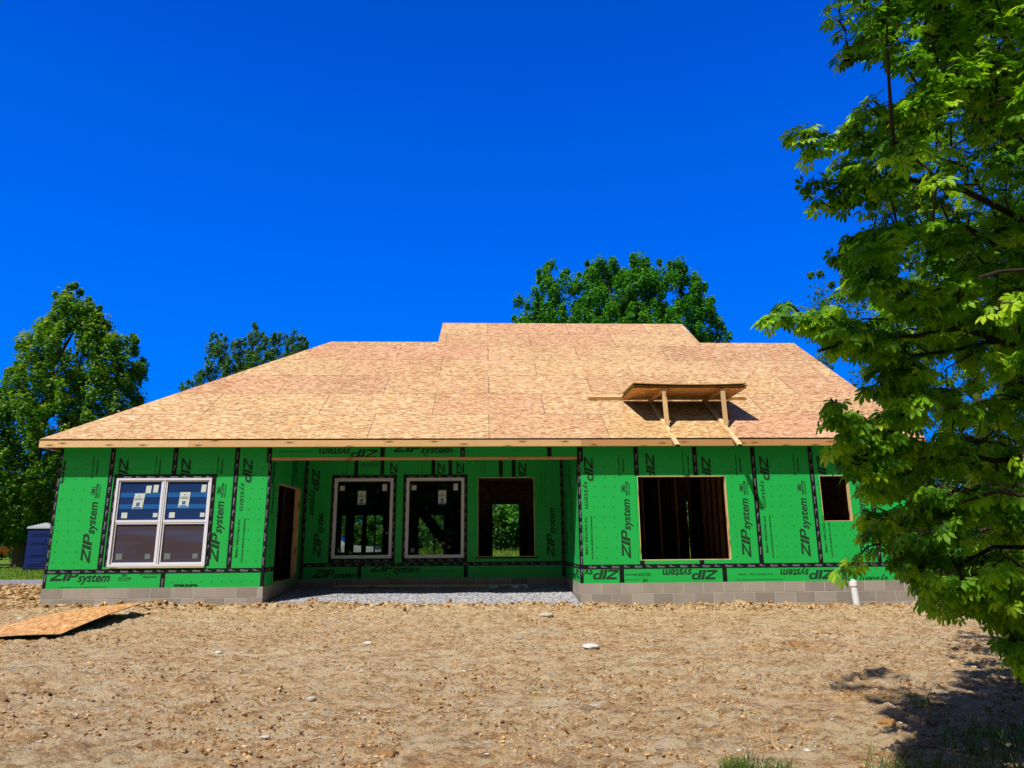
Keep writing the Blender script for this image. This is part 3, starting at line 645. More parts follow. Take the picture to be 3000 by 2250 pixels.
# tape round the windows of a wall
def collar(wl_,h,t=.0044,e=.10,g=.0):
    a0,a1,z0,z1=h; wl_.tape(a0-e,a1+e,z1-.002,z1+e,t=t); wl_.tape(a0-e,a0+.005,z0-.03,z1-.002,t=t-.0004); wl_.tape(a1-.005,a1+e,z0-.03,z1-.002,t=t-.0004)
collar(wl,(1.20,3.00,.43,2.07)); collar(wb,f1); collar(wb,f2); wb.tape(f1[0]-.1,f1[1]+.1,f1[2]-.12,f1[2]-.03,t=.004,marks=True); wb.tape(f2[0]-.1,f2[1]+.1,f2[2]-.12,f2[2]-.03,t=.004)
wb.tape(f3[0]-.06,f3[1]+.08,f3[2]-.035,f3[2]-.001,t=.004,marks=False)
# ---- sides of the recess
dr=(.60,2.34,.035,2.04)
ws=Wall('porch_side_wall',(GX1,DX,0),(0,-1,0),(1,0,0),DX,0,2.98,[(DX-dr[1],DX-dr[0],dr[2],dr[3])],label='shaded left wall of the porch with a bare doorway')
ws.tape(DX-.055,DX-.002,.01,ZT-.03,t=.0024); ws.tape(DX-.60,DX-.056,.27,.355); ws.tape(.002,.06,.01,2.9,t=.002)
ws.tape(1.05-TW,1.05+TW,2.05,2.95,marks=False); ws.logo((DX-.29,2.50),1.05,-90,.165); ws.text('30',(DX-.36,1.30),.09,-90,.06,bold=.02); ws.text('7/16" STRUCTURAL 1 PANEL',(DX-.3,1.1),.6,-90,.036); ws.logo((.75,2.75),1.0,-90,.165,clip=(.6,.95,2.1,2.95))
we=Wall('porch_side_wall',(RX0,0,0),(0,1,0),(-1,0,0),DX,0,2.98,label='right wall of the porch with a sliver of sunlight')
we.tape(.002,.055,.01,ZT-.03,t=.0024); we.tape(.056,DX-.07,.27,.355); we.tape(1.2-TW,1.2+TW,.36,2.9,marks=False); we.tape(DX-.06,DX-.002,.01,2.9,t=.002)
we.panel(-.1,clip=(.07,1.14,.36,2.6)); we.panel(1.2,clip=(1.26,2.6,.36,2.6)); we.logo((.2,.08),1.0,0,.15,clip=(.07,2.5,.02,.262))
# ---- outer walls out of direct view
wL=Wall('side_wall',(0,BK,0),(0,-1,0),(-1,0,0),BK,0,3.02,label='green left side wall'); wL.tape(BK-.06,BK-.002,.01,ZT-.01); wL.tape(.01,BK-.07,.27,.355)
wR=Wall('side_wall',(RX1,0,0),(0,1,0),(1,0,0),BK,0,ZT,label='green right gable side wall'); wR.tape(.002,.06,.01,ZT-.01); wR.tape(.07,BK-.01,.27,.355)
for a in (1.22,2.44,3.66,4.88,6.1,7.32,8.54):
    for q in (wL,wR): q.tape(a-TW,a+TW,.36,ZT-.01,marks=False)
BH=[]                                            # openings of the back wall, given by where the daylight shows
def bh(px0,px1,py0,z0):
    a=at(px0,py0,BK); b=at(px1,py0,BK); BH.append((RX1-b.x,RX1-a.x,z0,a.z))
bh(1443,1520,1478,.03); bh(1076,1122,1510,.5); bh(1003,1018,1510,.5); bh(1040,1062,1510,.5); bh(1215,1290,1530,.03); bh(2003,2020,1470,.03); bh(2033,2039,1470,.3); bh(1228,1300,1510,.3)
BH=sorted(BH[:4]+BH[5:]); 
wB=Wall('back_wall',(RX1,BK,0),(-1,0,0),(0,1,0),RX1,0,3.04,BH,label='green back wall with bare openings')
for q in (wl,wr,hd,wb,ws,we,wL,wR,wB): q.finish()
# ---- rough opening frames (lumber around bare openings)
def rough(w_,h,dep=.10,mat=None,th=.036,bottom=True,z0=None):
    a0,a1,b0,b1=h; b=MB(); e=.002
    for q in ((a0-th,a0-e,b0,b1),(a1+e,a1+th,b0,b1),(a0-th,a1+th,b1+e,b1+th)): b.obox(w_.P(q[0],q[2],-.0125),w_.d*(q[1]-q[0]),w_.n*-dep,Vector((0,0,q[3]-q[2])))
    if bottom: b.obox(w_.P(a0-th,b0-th,-.0125),w_.d*(a1-a0+2*th),w_.n*-dep,Vector((0,0,th-e)))
    # raw board lip standing a little into the opening
    for q in ((a0,a0+.012,b0+.013,b1-.013),(a1-.012,a1,b0+.013,b1-.013),(a0,a1,b1-.012,b1),(a0,a1,b0,b0+.012)): b.obox(w_.P(q[0],q[2],.001),w_.d*(q[1]-q[0]),w_.n*-dep,Vector((0,0,q[3]-q[2])),mat=1)
    return b.build('opening_frame',[mat or M['lumber_o'],M['lumber']],house)
rough(wr,h1); rough(wr,h2); rough(wb,f3,mat=M['lumber_o']); rough(ws,(DX-dr[1],DX-dr[0],dr[2],dr[3]),mat=M['lumber_o'],dep=.12)
# ---- foundation of concrete block
def blockwall(name,o,d,nrm,L,label=None,bottom=-.8,first=0.):
    o=Vector(o); d=Vector(d); nrm=Vector(nrm); b=MB(); j=.013; z=0.
    b.obox(o+Vector((0,0,bottom))-nrm*.19,d*L,nrm*.188,Vector((0,0,-.004-bottom)),mat=1,rnd=.5); k=0
    while z>bottom+.05:
        z1=z-.0; z0=z-.2032; a=-.2032*(k%2)-first
        while a<L:
            x0=max(a,0)+ (j/2 if a>0 else 0); x1=min(a+.4064,L)-(j/2 if a+.4064<L else 0)
            if x1-x0>.03: b.obox(o+d*x0+Vector((0,0,z0+j))-nrm*.03,d*(x1-x0),nrm*(.030+random.uniform(0,.002)),Vector((0,0,.2032-j)),rnd=random.random())
            a+=.4064
        z=z0; k+=1
    q=b.build(name,[M['block'],M['mortar']],house)
    if label: q['label']=label
blockwall('foundation_wall',(0,-.004,0),(1,0,0),(0,-1,0),GX1+.004,'grey block foundation under the left wing')
blockwall('foundation_wall',(RX0-.004,-.004,0),(1,0,0),(0,-1,0),RX1-RX0+.008,'grey block foundation under the right wing')
blockwall('foundation_wall',(GX1+.004,DX,0),(0,-1,0),(1,0,0),DX-.0,'grey block foundation on the left side of the porch',-.6)
blockwall('foundation_wall',(RX0-.004,0.,0),(0,1,0),(-1,0,0),DX-.0,'grey block foundation on the right side of the porch',-.6)
blockwall('foundation_wall',(GX1+.006,DX-.004,0),(1,0,0),(0,-1,0),RX0-GX1-.012,'grey block foundation along the back of the porch',-.6)
blockwall('foundation_wall',(-.004,BK,0),(0,-1,0),(-1,0,0),BK,'grey block foundation on the left side of the house')
blockwall('foundation_wall',(RX1+.004,0,0),(0,1,0),(1,0,0),BK,'grey block foundation on the right side of the house')
blockwall('foundation_wall',(RX1,BK+.004,0),(-1,0,0),(0,1,0),RX1,'grey block foundation along the back of the house')
# ---- floor deck, studs, ceiling joists
box_part('floor_deck',M['osb'],(.02,GX1-.02,.02,DX,-.03,.02),(RX0+.02,RX1-.02,.02,DX,-.03,.02),(.02,RX1-.02,DX+.02,BK-.02,-.03,.02))
def stud_row(p0,p1,step=.406,skip=(),z1=2.6,mat=None):
    p0=Vector(p0); p1=Vector(p1); d=(p1-p0); L=d.length; d.normalize(); s=Vector((-d.y,d.x,0))
    b=MB()
    for z in (.021,z1-.038,z1): b.obox(p0+Vector((0,0,z)),d*L,s*.089,Vector((0,0,.037)))
    row=b.build('stud_partition',mat or M['stud'],house); a=0; proto=None
    while a<L-.04:
        if not any(u<a<v for u,v in skip):
            if proto is None:
                c=MB(); c.obox(p0+d*a+Vector((0,0,.059)),d*.038,s*.089,Vector((0,0,z1-.098))); proto=c.build('stud',mat or M['stud'],row); a0=a
            else:
                q=proto.copy(); COL.objects.link(q); q.parent=row; q.location=d*(a-a0)
        a+=step
stud_row((.2,5.2,0),(7.0,5.2,0),skip=((2.5,3.4),(4.6,6.5)))
stud_row((8.1,6.2,0),(16.9,6.2,0),skip=((.3,1.55),),step=.406)
stud_row((11.0,2.6,0),(16.9,2.6,0),step=.406,skip=((2.3,2.9),))
stud_row((7.9,3.0,0),(7.9,9.9,0)); stud_row((10.3,3.0,0),(10.3,9.9,0),skip=((1.5,2.5),)); stud_row((13.9,.2,0),(13.9,9.9,0),skip=((3,4),)); stud_row((14.8,.2,0),(14.8,5.9,0))
stud_row((3.6,3.2,0),(3.6,9.9,0)); stud_row((4.0,.2,0),(4.0,.62,0)); stud_row((5.1,7.4,0),(7.8,7.4,0),step=.9)
b=MB(); b.box(0,.038,0,BK-.1,2.701,2.84); j0=b.build('ceiling_joist',M['stud'],house,local=True); j0.location=Vector((.3,.05,0))-wloc(house)
for i in range(1,28):
    q=j0.copy(); COL.objects.link(q); q.parent=house; q.location=j0.location+Vector((.61*i,0,0))
    xx=.3+.61*i
# porch ceiling of open joists hidden by a board
box_part('porch_ceiling',M['osb_raw'],(GX1+.02,RX0-.02,.14,DX-.02,2.86,2.875))
b=MB(); b.beam(at(1190,1440,5.0),at(1345,1640,3.6),.04,.28); b.build('stair_stringer',M['stud'],house)
# ---- roof
SL=2/3; EZ=2.835; EY=-.315
rp=lambda x,y:(x,y,EZ+SL*(y-EY))
XL,XR=-.255,17.49; RY,TY=5.06,6.73; RZ=EZ+SL*(RY-EY); TZ=EZ+SL*(TY-EY); BE=2*RY-EY; TB=2*TY-EY
cs=math.sqrt(1+SL*SL)
b=MB()
def slab(pts,uvf,nrm,th=.03):
    nrm=Vector(nrm).normalized(); top=[Vector(p) for p in pts]; bot=[p-nrm*th for p in top]
    if (top[1]-top[0]).cross(top[2]-top[1]).dot(nrm)<0: top.reverse(); bot.reverse()
    b.face(top,[uvf(p) for p in top],0); b.face(list(reversed(bot)),[uvf(p) for p in reversed(bot)],2)
    n=len(top)
    for i in range(n): b.face([top[i],bot[i],bot[(i+1)%n],top[(i+1)%n]],None,1)
uvF=lambda p:(p[0],(p[1]-EY)*cs)
FR=[(XL,EY),(XR,EY),(XR,RY),(14.70,RY),(14.72,TY),(7.12,TY),(7.10,RY),(4.06,RY)]
slab([rp(*q) for q in FR],uvF,(0,-SL,1))
slab([(XL,EY,EZ),(4.06,RY,RZ),(4.06,RY+.05,RZ),(XL,BE,EZ)],lambda p:(p[1],(p[0]-XL)*1.3),(-(RZ-EZ)/(4.06-XL),0,1))
bz=lambda y,y0,z0:z0-SL*(y-y0)
slab([(4.06,RY,RZ),(XR,RY,RZ),(XR,BE,EZ),(XL,BE,EZ)],lambda p:(p[0],(BE-p[1])*cs),(0,SL,1))
slab([(7.12,TY,TZ),(14.72,TY,TZ),(14.72,TB,EZ),(7.12,TB,EZ)],lambda p:(p[0],(TB-p[1])*cs),(0,SL,1))
b.build('roof',[M['osb_roof'],M['edge'],M['osb_raw']],house)
# gable walls under the raised middle and at the right end
b=MB()
def tri(x,pts,side):
    q=[Vector((x,y,z)) for y,z in pts]; q2=[p+Vector((-.012*side,0,0)) for p in q]
    if side<0: q.reverse(); q2.reverse()
    b.face(q,[(p.y,p.z) for p in q],0); b.face(list(reversed(q2)),None,1)
for x,s_ in ((7.16,-1),(14.68,1)): tri(x,[(RY,RZ-.05),(TB-.35,EZ),(TY,TZ-.05)],s_)
b.build('gable_wall',[M['green'],M['osb_raw']],house)
b=MB(); tri(RX1,[(.0,ZT+.002),(BK,ZT+.002),(RY,RZ-.08)],1); b.build('gable_wall',[M['green'],M['osb_raw']],house)
# fascia boards
FJ=[XL,2.62,6.45,10.39,14.3,XR]
for i in range(5):
    b=MB(); b.box(FJ[i]+.0015,FJ[i+1]-.0015,-.300,-.262,2.678,2.816,rnd=[.95,.6,.45,.25,.35][i]); b.build('fascia_board',M['lumber'] if i<1 else M['lumber_o'] if i>2 else lumber('pine_fascia_%d'%i,(.84,.58,.30),(.66,.38,.15)),house)
b=MB(); b.box(XL,XL+.038,-.262,BE-.05,2.678,2.814,rnd=.8); b.build('fascia_board',M['lumber_o'],house)
b=MB(); b.beam((XR-.02,-.26,2.74),(XR-.02,RY,RZ-.10),.036,.138); b.beam((XR-.02,RY,RZ-.10),(XR-.02,BE,EZ-.10),.036,.138); b.build('rake_board',M['lumber_o'],house)
b=MB(); 
for k in range(30):
    xx=-.1+.61*k
    if xx<XR: b.box(xx,xx+.038,-.262,-.013 if not(GX1<xx<RX0) else -.034,2.705,2.80)
b.build('rafter_tail',M['lumber_o'],house)['kind']='stuff'

b=MB(); b.box(XL+.004,XR-.004,-.306,-.27,2.8165,2.8225); b.build('gap_shadow_strip',M['edge'],house)  # dark strip standing in for the shadow between roof edge and fascia
# ---- windows
def sticker(parent,P,a,z,w_,h_,slant=0,logo=False,mat=None,t=.003):
    b=MB(); c=[(a,z),(a+w_,z),(a+w_+slant,z+h_),(a+slant,z+h_)]
    b.face([P(x,y,t) for x,y in c])
    if logo:
        L=lambda u,v:(a+w_*u+slant*v,z+h_*v)
        arc=[L(.04,.02)]+[L(.5-.46*math.cos(math.pi*i/10),.02+.13*math.sin(math.pi*i/10)) for i in range(1,10)]+[L(.96,.02)]
        b.face([P(x,y,t+.001) for x,y in arc],mat=1)
        q=[L(.08,.575),L(.90,.575),L(.90,.61),L(.08,.61)]; b.face([P(x,y,t+.001) for x,y in q],mat=2)
        q=[L(.34,.20),L(.66,.20),L(.66,.42),L(.34,.42)]; b.face([P(x,y,t+.001) for x,y in q],mat=2)
        q=[L(.38,.27),L(.62,.27),L(.62,.40),L(.38,.40)]; b.face([P(x,y,t+.0015) for x,y in q],mat=1)
        V,Fc=glyphs('LINDSAY',.01); V=V.copy(); V[:,0]=(V[:,0]-V[:,0].min())/np.ptp(V[:,0]); V[:,1]/=CAPH
        for f in Fc: b.face([P(*L(.10+.78*V[i,0],.64+.075*V[i,1]),t+.001) for i in f],mat=2)
        th=np.linspace(0,2*np.pi,9)[:-1]; b.face([P(*L(.47+.07*math.cos(x),.83+.045*math.sin(x)),t+.001) for x in th],mat=1)
    return b.build('sticker',[mat or M['sticker'],M['sticker_blue'],M['sticker_navy']],parent)
def ring(b,P,a0,a1,z0,z1,w_,t0,t1,mat=0,wb_=None):
    wb2=wb_ or w_
    def bx(x0,x1,y0,y1): b.obox(P(x0,y0,t0),P(x1,y0,t0)-P(x0,y0,t0),P(x0,y0,t1)-P(x0,y0,t0),P(x0,y1,t0)-P(x0,y0,t0),mat=mat)
    bx(a0,a0+w_,z0,z1); bx(a1-w_,a1,z0,z1); bx(a0+w_,a1-w_,z1-w_,z1); bx(a0+w_,a1-w_,z0,z0+wb2)
P0=lambda a,z,t=0:Vector((a,-t,z))
b=MB(); ring(b,P0,1.175,3.025,.40,2.095,.042,-.05,.034); 
b.box(2.075,2.135,-.026,.05,.442,2.053)
win=b.build('double_window',M['vinyl'],house); win['label']='white double hung double window with blue film and stickers'
b=MB(); b.box(1.19,3.01,-.030,.02,.372,.399); b.build('sill_board',M['lumber'],win)
b=MB(); b.box(2.100,2.110,-.029,-.0262,.442,2.053); b.build('mullion_joint',M['steel'],win)
for s0,s1,k in ((1.217,2.075,0),(2.135,2.983,1)):
    b=MB(); ring(b,P0,s0,s1,1.232,2.053,.030,-.035,.014,wb_=.05); b.build('upper_sash',M['vinyl'],win)
    b=MB(); ring(b,P0,s0+.004,s1-.004,.444,1.231,.030,-.045,.006,wb_=.03); b.build('lower_sash',M['vinyl'],win)
    g0,g1=s0+.030,s1-.030; gw=g1-g0; z0,z1=1.282,2.023; gh=z1-z0
    b=MB(); b.box(g0,g1,.006,.010,z0,z1); b.build('pane',M['film'],win)
    b=MB()
    for v0,v1 in ((.29,.41),(.59,.715)): b.box(g0+.01,g1-.005,.002,.004,z0+gh*v0,z0+gh*v1)
    b.build('film_band',M['film2'],win)
    Pf=lambda a,z,t=0:Vector((a,.0015-t,z)); G=lambda u,v:(g0+gw*u,z0+gh*v)
    if k==0: q=G(.33,.29); sticker(win,Pf,q[0],q[1],.20,.30,.035,True)
    else: q=G(.30,.32); sticker(win,Pf,q[0],q[1],.20,.30,.02,True)
    for (u,v,w2,h2) in (((.62,.70,.13,.20),(.80,.72,.12,.20)) if k==0 else ((.83,.72,.12,.20),)): q=G(u,v); sticker(win,Pf,*q,gw*w2,gh*h2,.01)
    q=G(.10,.05); sticker(win,Pf,*q,gw*.14,gh*.145); q=G(.86,.07); sticker(win,Pf,*q,gw*.11,gh*.11)
    b=MB(); b.box(g0+.004,g1-.004,.016,.020,.474,1.20); b.build('insect_screen',M['screen'],win)
    Pl=lambda a,z,t=0:Vector((a,.0155-t,z)); mt=plain('faint_sticker',(.17,.20,.21),.7,.2)
    sticker(win,Pl,g0+.06,.53,.115,.115,0,mat=mt); sticker(win,Pl,g1-.19,.54,.10,.095,0,mat=mt)
box_part('window_backing',M['edge'],(1.22,2.98,.055,.06,.45,2.05))
for (a0,a1,z0,z1),lb,sx in (((4.875,6.262,.460,2.315),'white picture window of the porch nearest the doorway',.42),((6.575,7.952,.455,2.320),'white picture window in the middle of the porch',.54)):
    Pb=lambda a,z,t=0:Vector((a,DX-t,z))
    b=MB(); ring(b,Pb,a0,a1,z0,z1,.034,-.05,.032); ring(b,Pb,a0+.036,a1-.036,z0+.036,z1-.036,.034,-.05,.018)
    pwn=b.build('picture_window',M['vinyl'],house); pwn['label']=lb
    b=MB(); b.box(a0+.069,a1-.069,DX+.004,DX+.008,z0+.069,z1-.069); b.build('pane',M['glass'],pwn)
    Pg=lambda a,z,t=0:Vector((a,DX+.003-t,z)); W2=a1-a0
    sticker(pwn,Pg,a0+W2*.09,z1-.29,.11,.115); sticker(pwn,Pg,a1-W2*.19,z1-.30,.11,.16); sticker(pwn,Pg,a0+W2*.42+(.18 if sx>.5 else -.03),z1-.62,.19,.32,0,True); sticker(pwn,Pg,a0+.13,z0+.13,.09,.10,0,mat=bpy.data.materials['faint_sticker'])

# ================================================================ roof scaffold
rz=lambda y:EZ+SL*(y-EY)
def bracket(x,label,lean):
    e=empty('roof_bracket',(x,-.6,2.6),label,'roof bracket','timber brackets holding the boards up on the roof')
    up=Vector((0,-SL,1)).normalized()
    b=MB(); b.beam(Vector((x,-.64,rz(-.64)))+up*.024,Vector((x,1.40,rz(1.40)))+up*.024,.088,.042,up=(0,0,1)); b.beam(Vector((x+.02,-.60,rz(-.60)-.075)),Vector((x+.02,-.27,rz(-.27)-.075)),.038,.08,up=(0,0,1)) if 0 else None; b.build('rail',M['lumber'],e)
    b=MB(); b.beam((x+.02,.10,rz(.10)+.05),(x+.02+lean,.10,rz(1.30)+.03),.09,.038,up=(0,1,0)); b.build('post',M['lumber'],e)
    b=MB(); b.beam((x-.04,.125,rz(1.30)+.0),(x-.04,1.36,rz(1.30)+.0),.038,.085); b.build('bearer',M['lumber_o'],e)
    b=MB(); q=Vector((x,-.64,rz(-.64)))+up*.024; b.beam(q-Vector((0,.003,.002)),q,.089,.043,up=(0,0,1)); b.build('cut_end',M['edge'],e)
bracket(12.24,'left timber bracket nailed to the roof under the stack of boards',-.03); bracket(13.49,'right timber bracket nailed to the roof under the stack of boards',-.02)
PZ=rz(1.30)+.046
def sheet(name,label,z,dx,dy,rzz,sag,cat='board'):
    b=MB(); n=10; L=2.44; W_=1.22; th=.012
    def H(u,v): return sag*(u/L-.5)**2*4*.02 + sag*.012*v/W_
    for i in range(n):
        u0,u1=L*i/n,L*(i+1)/n
        for top in (1,0):
            t_=th if top else 0
            q=[(u0,0,H(u0,0)+t_),(u1,0,H(u1,0)+t_),(u1,W_,H(u1,W_)+t_),(u0,W_,H(u0,W_)+t_)]
            if not top: q.reverse()
            b.face(q,[(p[0],p[1]) for p in q],0 if top else 1)
        for v in (0,W_):
            q=[(u0,v,H(u0,v)),(u1,v,H(u1,v)),(u1,v,H(u1,v)+th),(u0,v,H(u0,v)+th)]
            if v: q.reverse()
            b.face(q,None,2)
    for u in (0,L):
        q=[(u,0,H(u,0)),(u,W_,H(u,W_)),(u,W_,H(u,W_)+th),(u,0,H(u,0)+th)]
        if u==0: pass
        b.face(q,None,2)
    o=b.build(name,[M['green'],M['osb'],M['edge']]); o.location=(11.57+dx,.04+dy,z); o.rotation_euler.z=rzz
    return tag(o,label,cat,'boards stacked on the roof brackets')
sheet('sheathing_board','bottom board of the stack carried by the two roof brackets',PZ,0,.02,0,0)
sheet('sheathing_board','second board up of the stack carried by the roof brackets',PZ+.020,.01,-.01,.004,1)
sheet('sheathing_board','third board up of the stack carried by the roof brackets',PZ+.040,-.01,.02,-.006,.6)
o=sheet('sheathing_board','topmost board of the stack on the roof brackets, tan edge uppermost',PZ+.064,.0,-.02,.008,1.6)
o.data.materials[0]=M['osb']; o.data.materials[2]=M['lumber_o']
b=MB(); up=Vector((0,-SL,1)).normalized(); b.obox(Vector((10.80,1.36,rz(1.36)))+up*.004,(3.68,.02,0),Vector((0,.06,.06*SL)),up*.085); tag(b.build('plank',M['lumber']),'long pale plank lying across the roof behind the stacked boards','plank')

# ================================================================ small objects
# board on the ground at left
A=Vector((2.52,-3.62,-.395)); B=Vector((2.50,-1.18,-.17)); Cc=Vector((1.22,-1.45,-.30)); D_=Vector((1.30,-3.95,-.43))
b=MB(); n=12
def Sg(u,v): 
    p=(A*(1-u)+B*u)*(1-v)+(D_*(1-u)+Cc*u)*v; return p+Vector((0,0,.05*math.sin(u*math.pi)*.5+.02*math.sin(v*3.1)))
for i in range(n):
    for j in range(n):
        u0,u1,v0,v1=i/n,(i+1)/n,j/n,(j+1)/n; q=[Sg(u0,v0),Sg(u1,v0),Sg(u1,v1),Sg(u0,v1)]; c=[(u0*2.44,v0*1.22),(u1*2.44,v0*1.22),(u1*2.44,v1*1.22),(u0*2.44,v1*1.22)]
        b.face(q,c,0,smooth=True); b.face([p-Vector((0,0,.012)) for p in reversed(q)],c,1,smooth=True)
dn=Vector((0,0,.012))
for i in range(n):
    u0,u1=i/n,(i+1)/n
    for (p,q) in ((Sg(u0,0),Sg(u1,0)),(Sg(u1,1),Sg(u0,1)),(Sg(0,u1),Sg(0,u0)),(Sg(1,u0),Sg(1,u1))): b.face([q,p,p-dn,q-dn],None,2)
tag(b.build('loose_sheathing_board',[M['osb'],M['green'],M['edge']]),'loose sheet of orange strand board with a green underside lying propped on the dirt','board')
# vent pipe
vp=empty('vent_pipe',(15.62,-.36,-.52),'white plastic clean-out pipe with a cap standing at the right wing foundation','pipe')
b=MB(); b.tube([(15.645,-.35,-.60),(15.61,-.36,-.03)],.061,20); b.build('pipe',M['pvc'],vp)
b=MB(); b.tube([(15.611,-.36,-.075),(15.609,-.36,-.073),(15.606,-.36,.005),(15.605,-.36,.012)],[.065,.074,.074,.066],20); cp=b.build('cap',M['pvc'],vp)
b=MB(); b.box(15.575,15.637,-.385,-.335,.012,.048); b.build('square_plug',M['pvc'],vp)
# planks on the gravel
for z,y,x0,x1,lb in ((gravz(7,2.45)+.03,2.40,5.15,9.12,'long board lying on the gravel along the porch wall, the upper of two'),(gravz(7,2.3)+.026,2.26,5.05,9.02,'long board lying on the gravel along the porch wall, the one nearer the camera')):
    b=MB(); b.obox((x0,y,float(z)),(x1-x0,-.03,-.02),(0,.09,0),(0,0,.038)); tag(b.build('porch_board',M['lumber']),lb,'board','boards on the porch gravel')
def crumple(px,py,wpx,lb,el,sq):
    p=at(px,py,2.1); s=wpx/2/F_PX*(p-CAM).length; v=IV3.copy()
    d=1+1.0*(vnoise(v[:,0]*2.4+px,v[:,1]*2.4+v[:,2]*2.1)-.5)+.7*(vnoise(v[:,0]*5+v[:,2]*4,v[:,1]*5+px)-.5)
    v=v*d[:,None]*np.array([el,.7,sq])*s; o=np_mesh('plastic_bag',v,IF3,M['bag'],rnd=np.zeros(len(IF3)))
    o.location=(p.x,2.1,float(gravz(p.x,2.1))+s*sq*.5); tag(o,lb,'plastic bag')
crumple(1447,1712,22,'small crumpled white plastic scrap beside the boards on the porch gravel',1,.6)
crumple(1525,1716,50,'wide crumpled pale plastic sheet on the porch gravel right of the boards',1,.3)
# portable toilet
pt=atz(118,1672,-.36); pot=empty('portable_toilet',(pt.x,pt.y,-.36),'dark blue portable toilet with a white roof standing on the lawn behind the left wing','portable toilet',rz=.12)
b=MB(); b.box(-.56,.56,-.56,.56,.0,.12); b.build('base',M['edge'],pot,local=True)
b=MB(); b.box(-.54,.54,-.54,.54,.12,2.08)
for z0,z1 in ((.25,.62),(.70,1.22),(1.30,1.62),(1.72,1.98)):
    b.box(-.44,.44,-.565,-.541,z0,z1); b.box(-.30,.30,-.585,-.566,z0+.08,z1-.08); b.box(.541,.565,-.44,.44,z0,z1); b.box(-.565,-.541,-.44,.44,z0,z1)
b.build('cabin',M['potty'],pot,local=True)
b=MB(); b.box(-.53,.53,-.548,-.5405,.14,2.02,rnd=.2); b.build('door',M['potty'],pot,local=True)
b=MB(); b.box(-.60,.60,-.60,.60,2.08,2.16)
for i in range(6): t0=i/6; b.box(-.56+.09*i,.56-.09*i,-.56+.09*i,.56-.09*i,2.16+.035*i,2.195+.035*i)
b.build('roof',M['potty_roof'],pot,local=True); pot.scale=(.95,.95,.93)
# cars
def car(loc,rz_,mat,label):
    e=empty('parked_car',loc,label,'car',rz=rz_)
    def prism(name,prof,y0,y1,mt,tap=0,parent=e):
        b=MB(); n=len(prof)
        A_=[Vector((x,y0+tap*max(0,z-.95),z)) for x,z in prof]; B_=[Vector((x,y1-tap*max(0,z-.95),z)) for x,z in prof]
        b.face(A_); b.face(list(reversed(B_)))
        for i in range(n): b.face([A_[(i+1)%n],A_[i],B_[i],B_[(i+1)%n]])
        return b.build(name,mt,parent,local=True)
    body=prism('body',[(-2.35,.42),(-1.95,.30),(1.95,.30),(2.32,.40),(2.38,.72),(2.25,.98),(1.15,1.06),(-2.25,1.08),(-2.38,.75)],-.92,.92,mat)
    prism('cabin',[(-2.22,1.085),(1.12,1.065),(.42,1.62),(.1,1.70),(-1.75,1.72),(-2.02,1.62)],-.88,.88,mat,.28)
    for x0,x1 in ((-.55,.62),(-1.5,-.63),(-2.0,-1.58)):
        b=MB()
        for s_ in (-1,1):
            q=[(x0,s_*.875,1.13),(x1,s_*.875,1.13),(min(x1,.62-.0)-.30*(x1>.5),s_*.735,1.58),(x0+.05,s_*.735,1.58)]
            if s_>0: q.reverse()
            b.face(q)
        b.build('side_window',M['carglass'],e,local=True)
    b=MB(); b.face([(1.09,-.76,1.12),(1.09,.76,1.12),(.50,.66,1.58),(.50,-.66,1.58)]); b.build('windscreen',M['carglass'],e,local=True)
    for x in (-1.45,1.45):
        for s_ in (-1,1):
            b=MB(); b.tube([(x,s_*.70,.36),(x,s_*.94,.36)],.36,24); wh=b.build('wheel',M['rubber'],e,local=True)
            b=MB(); b.tube([(x,s_*.94,.36),(x,s_*.955,.36)],[.22,.20],16); b.build('rim',M['chrome'],wh,local=True)
    for s_ in (-1,1):
        b=MB(); b.box(2.20,2.385,s_*.62-.16,s_*.62+.16,.68,.86); b.build('headlight',M['lamp'],e,local=True)
p=atz(1093,1640,-.36); car((at(1030,1600,17).x-1.2,17.0,-.36),0.06,M['carwhite'],'pale car parked behind the house, seen through the porch windows')
p=at(10,1560,46); car((p.x,46,-.36),.5,M['carred'],'red car parked far off at left, glimpsed under the tree')
# guard rail at the far right
gr=empty('guard_rail',at(3000,1660,19),'grey steel guard rail on posts beyond the right side of the lot','guard rail')
g0=at(2890,1613,19); b=MB()
for dz,dy in ((0,0),(.10,-.04),(.2,0)): b.box(g0.x,g0.x+22,19+dy,19+dy+.03,g0.z-.1+dz,g0.z+dz-.005)
b.build('rail',M['steel'],gr)
for i in range(8): b=MB(); b.box(g0.x+.5+2.6*i,g0.x+.62+2.6*i,19.04,19.18,-.5,g0.z+.12); b.build('post',M['steel'],gr)

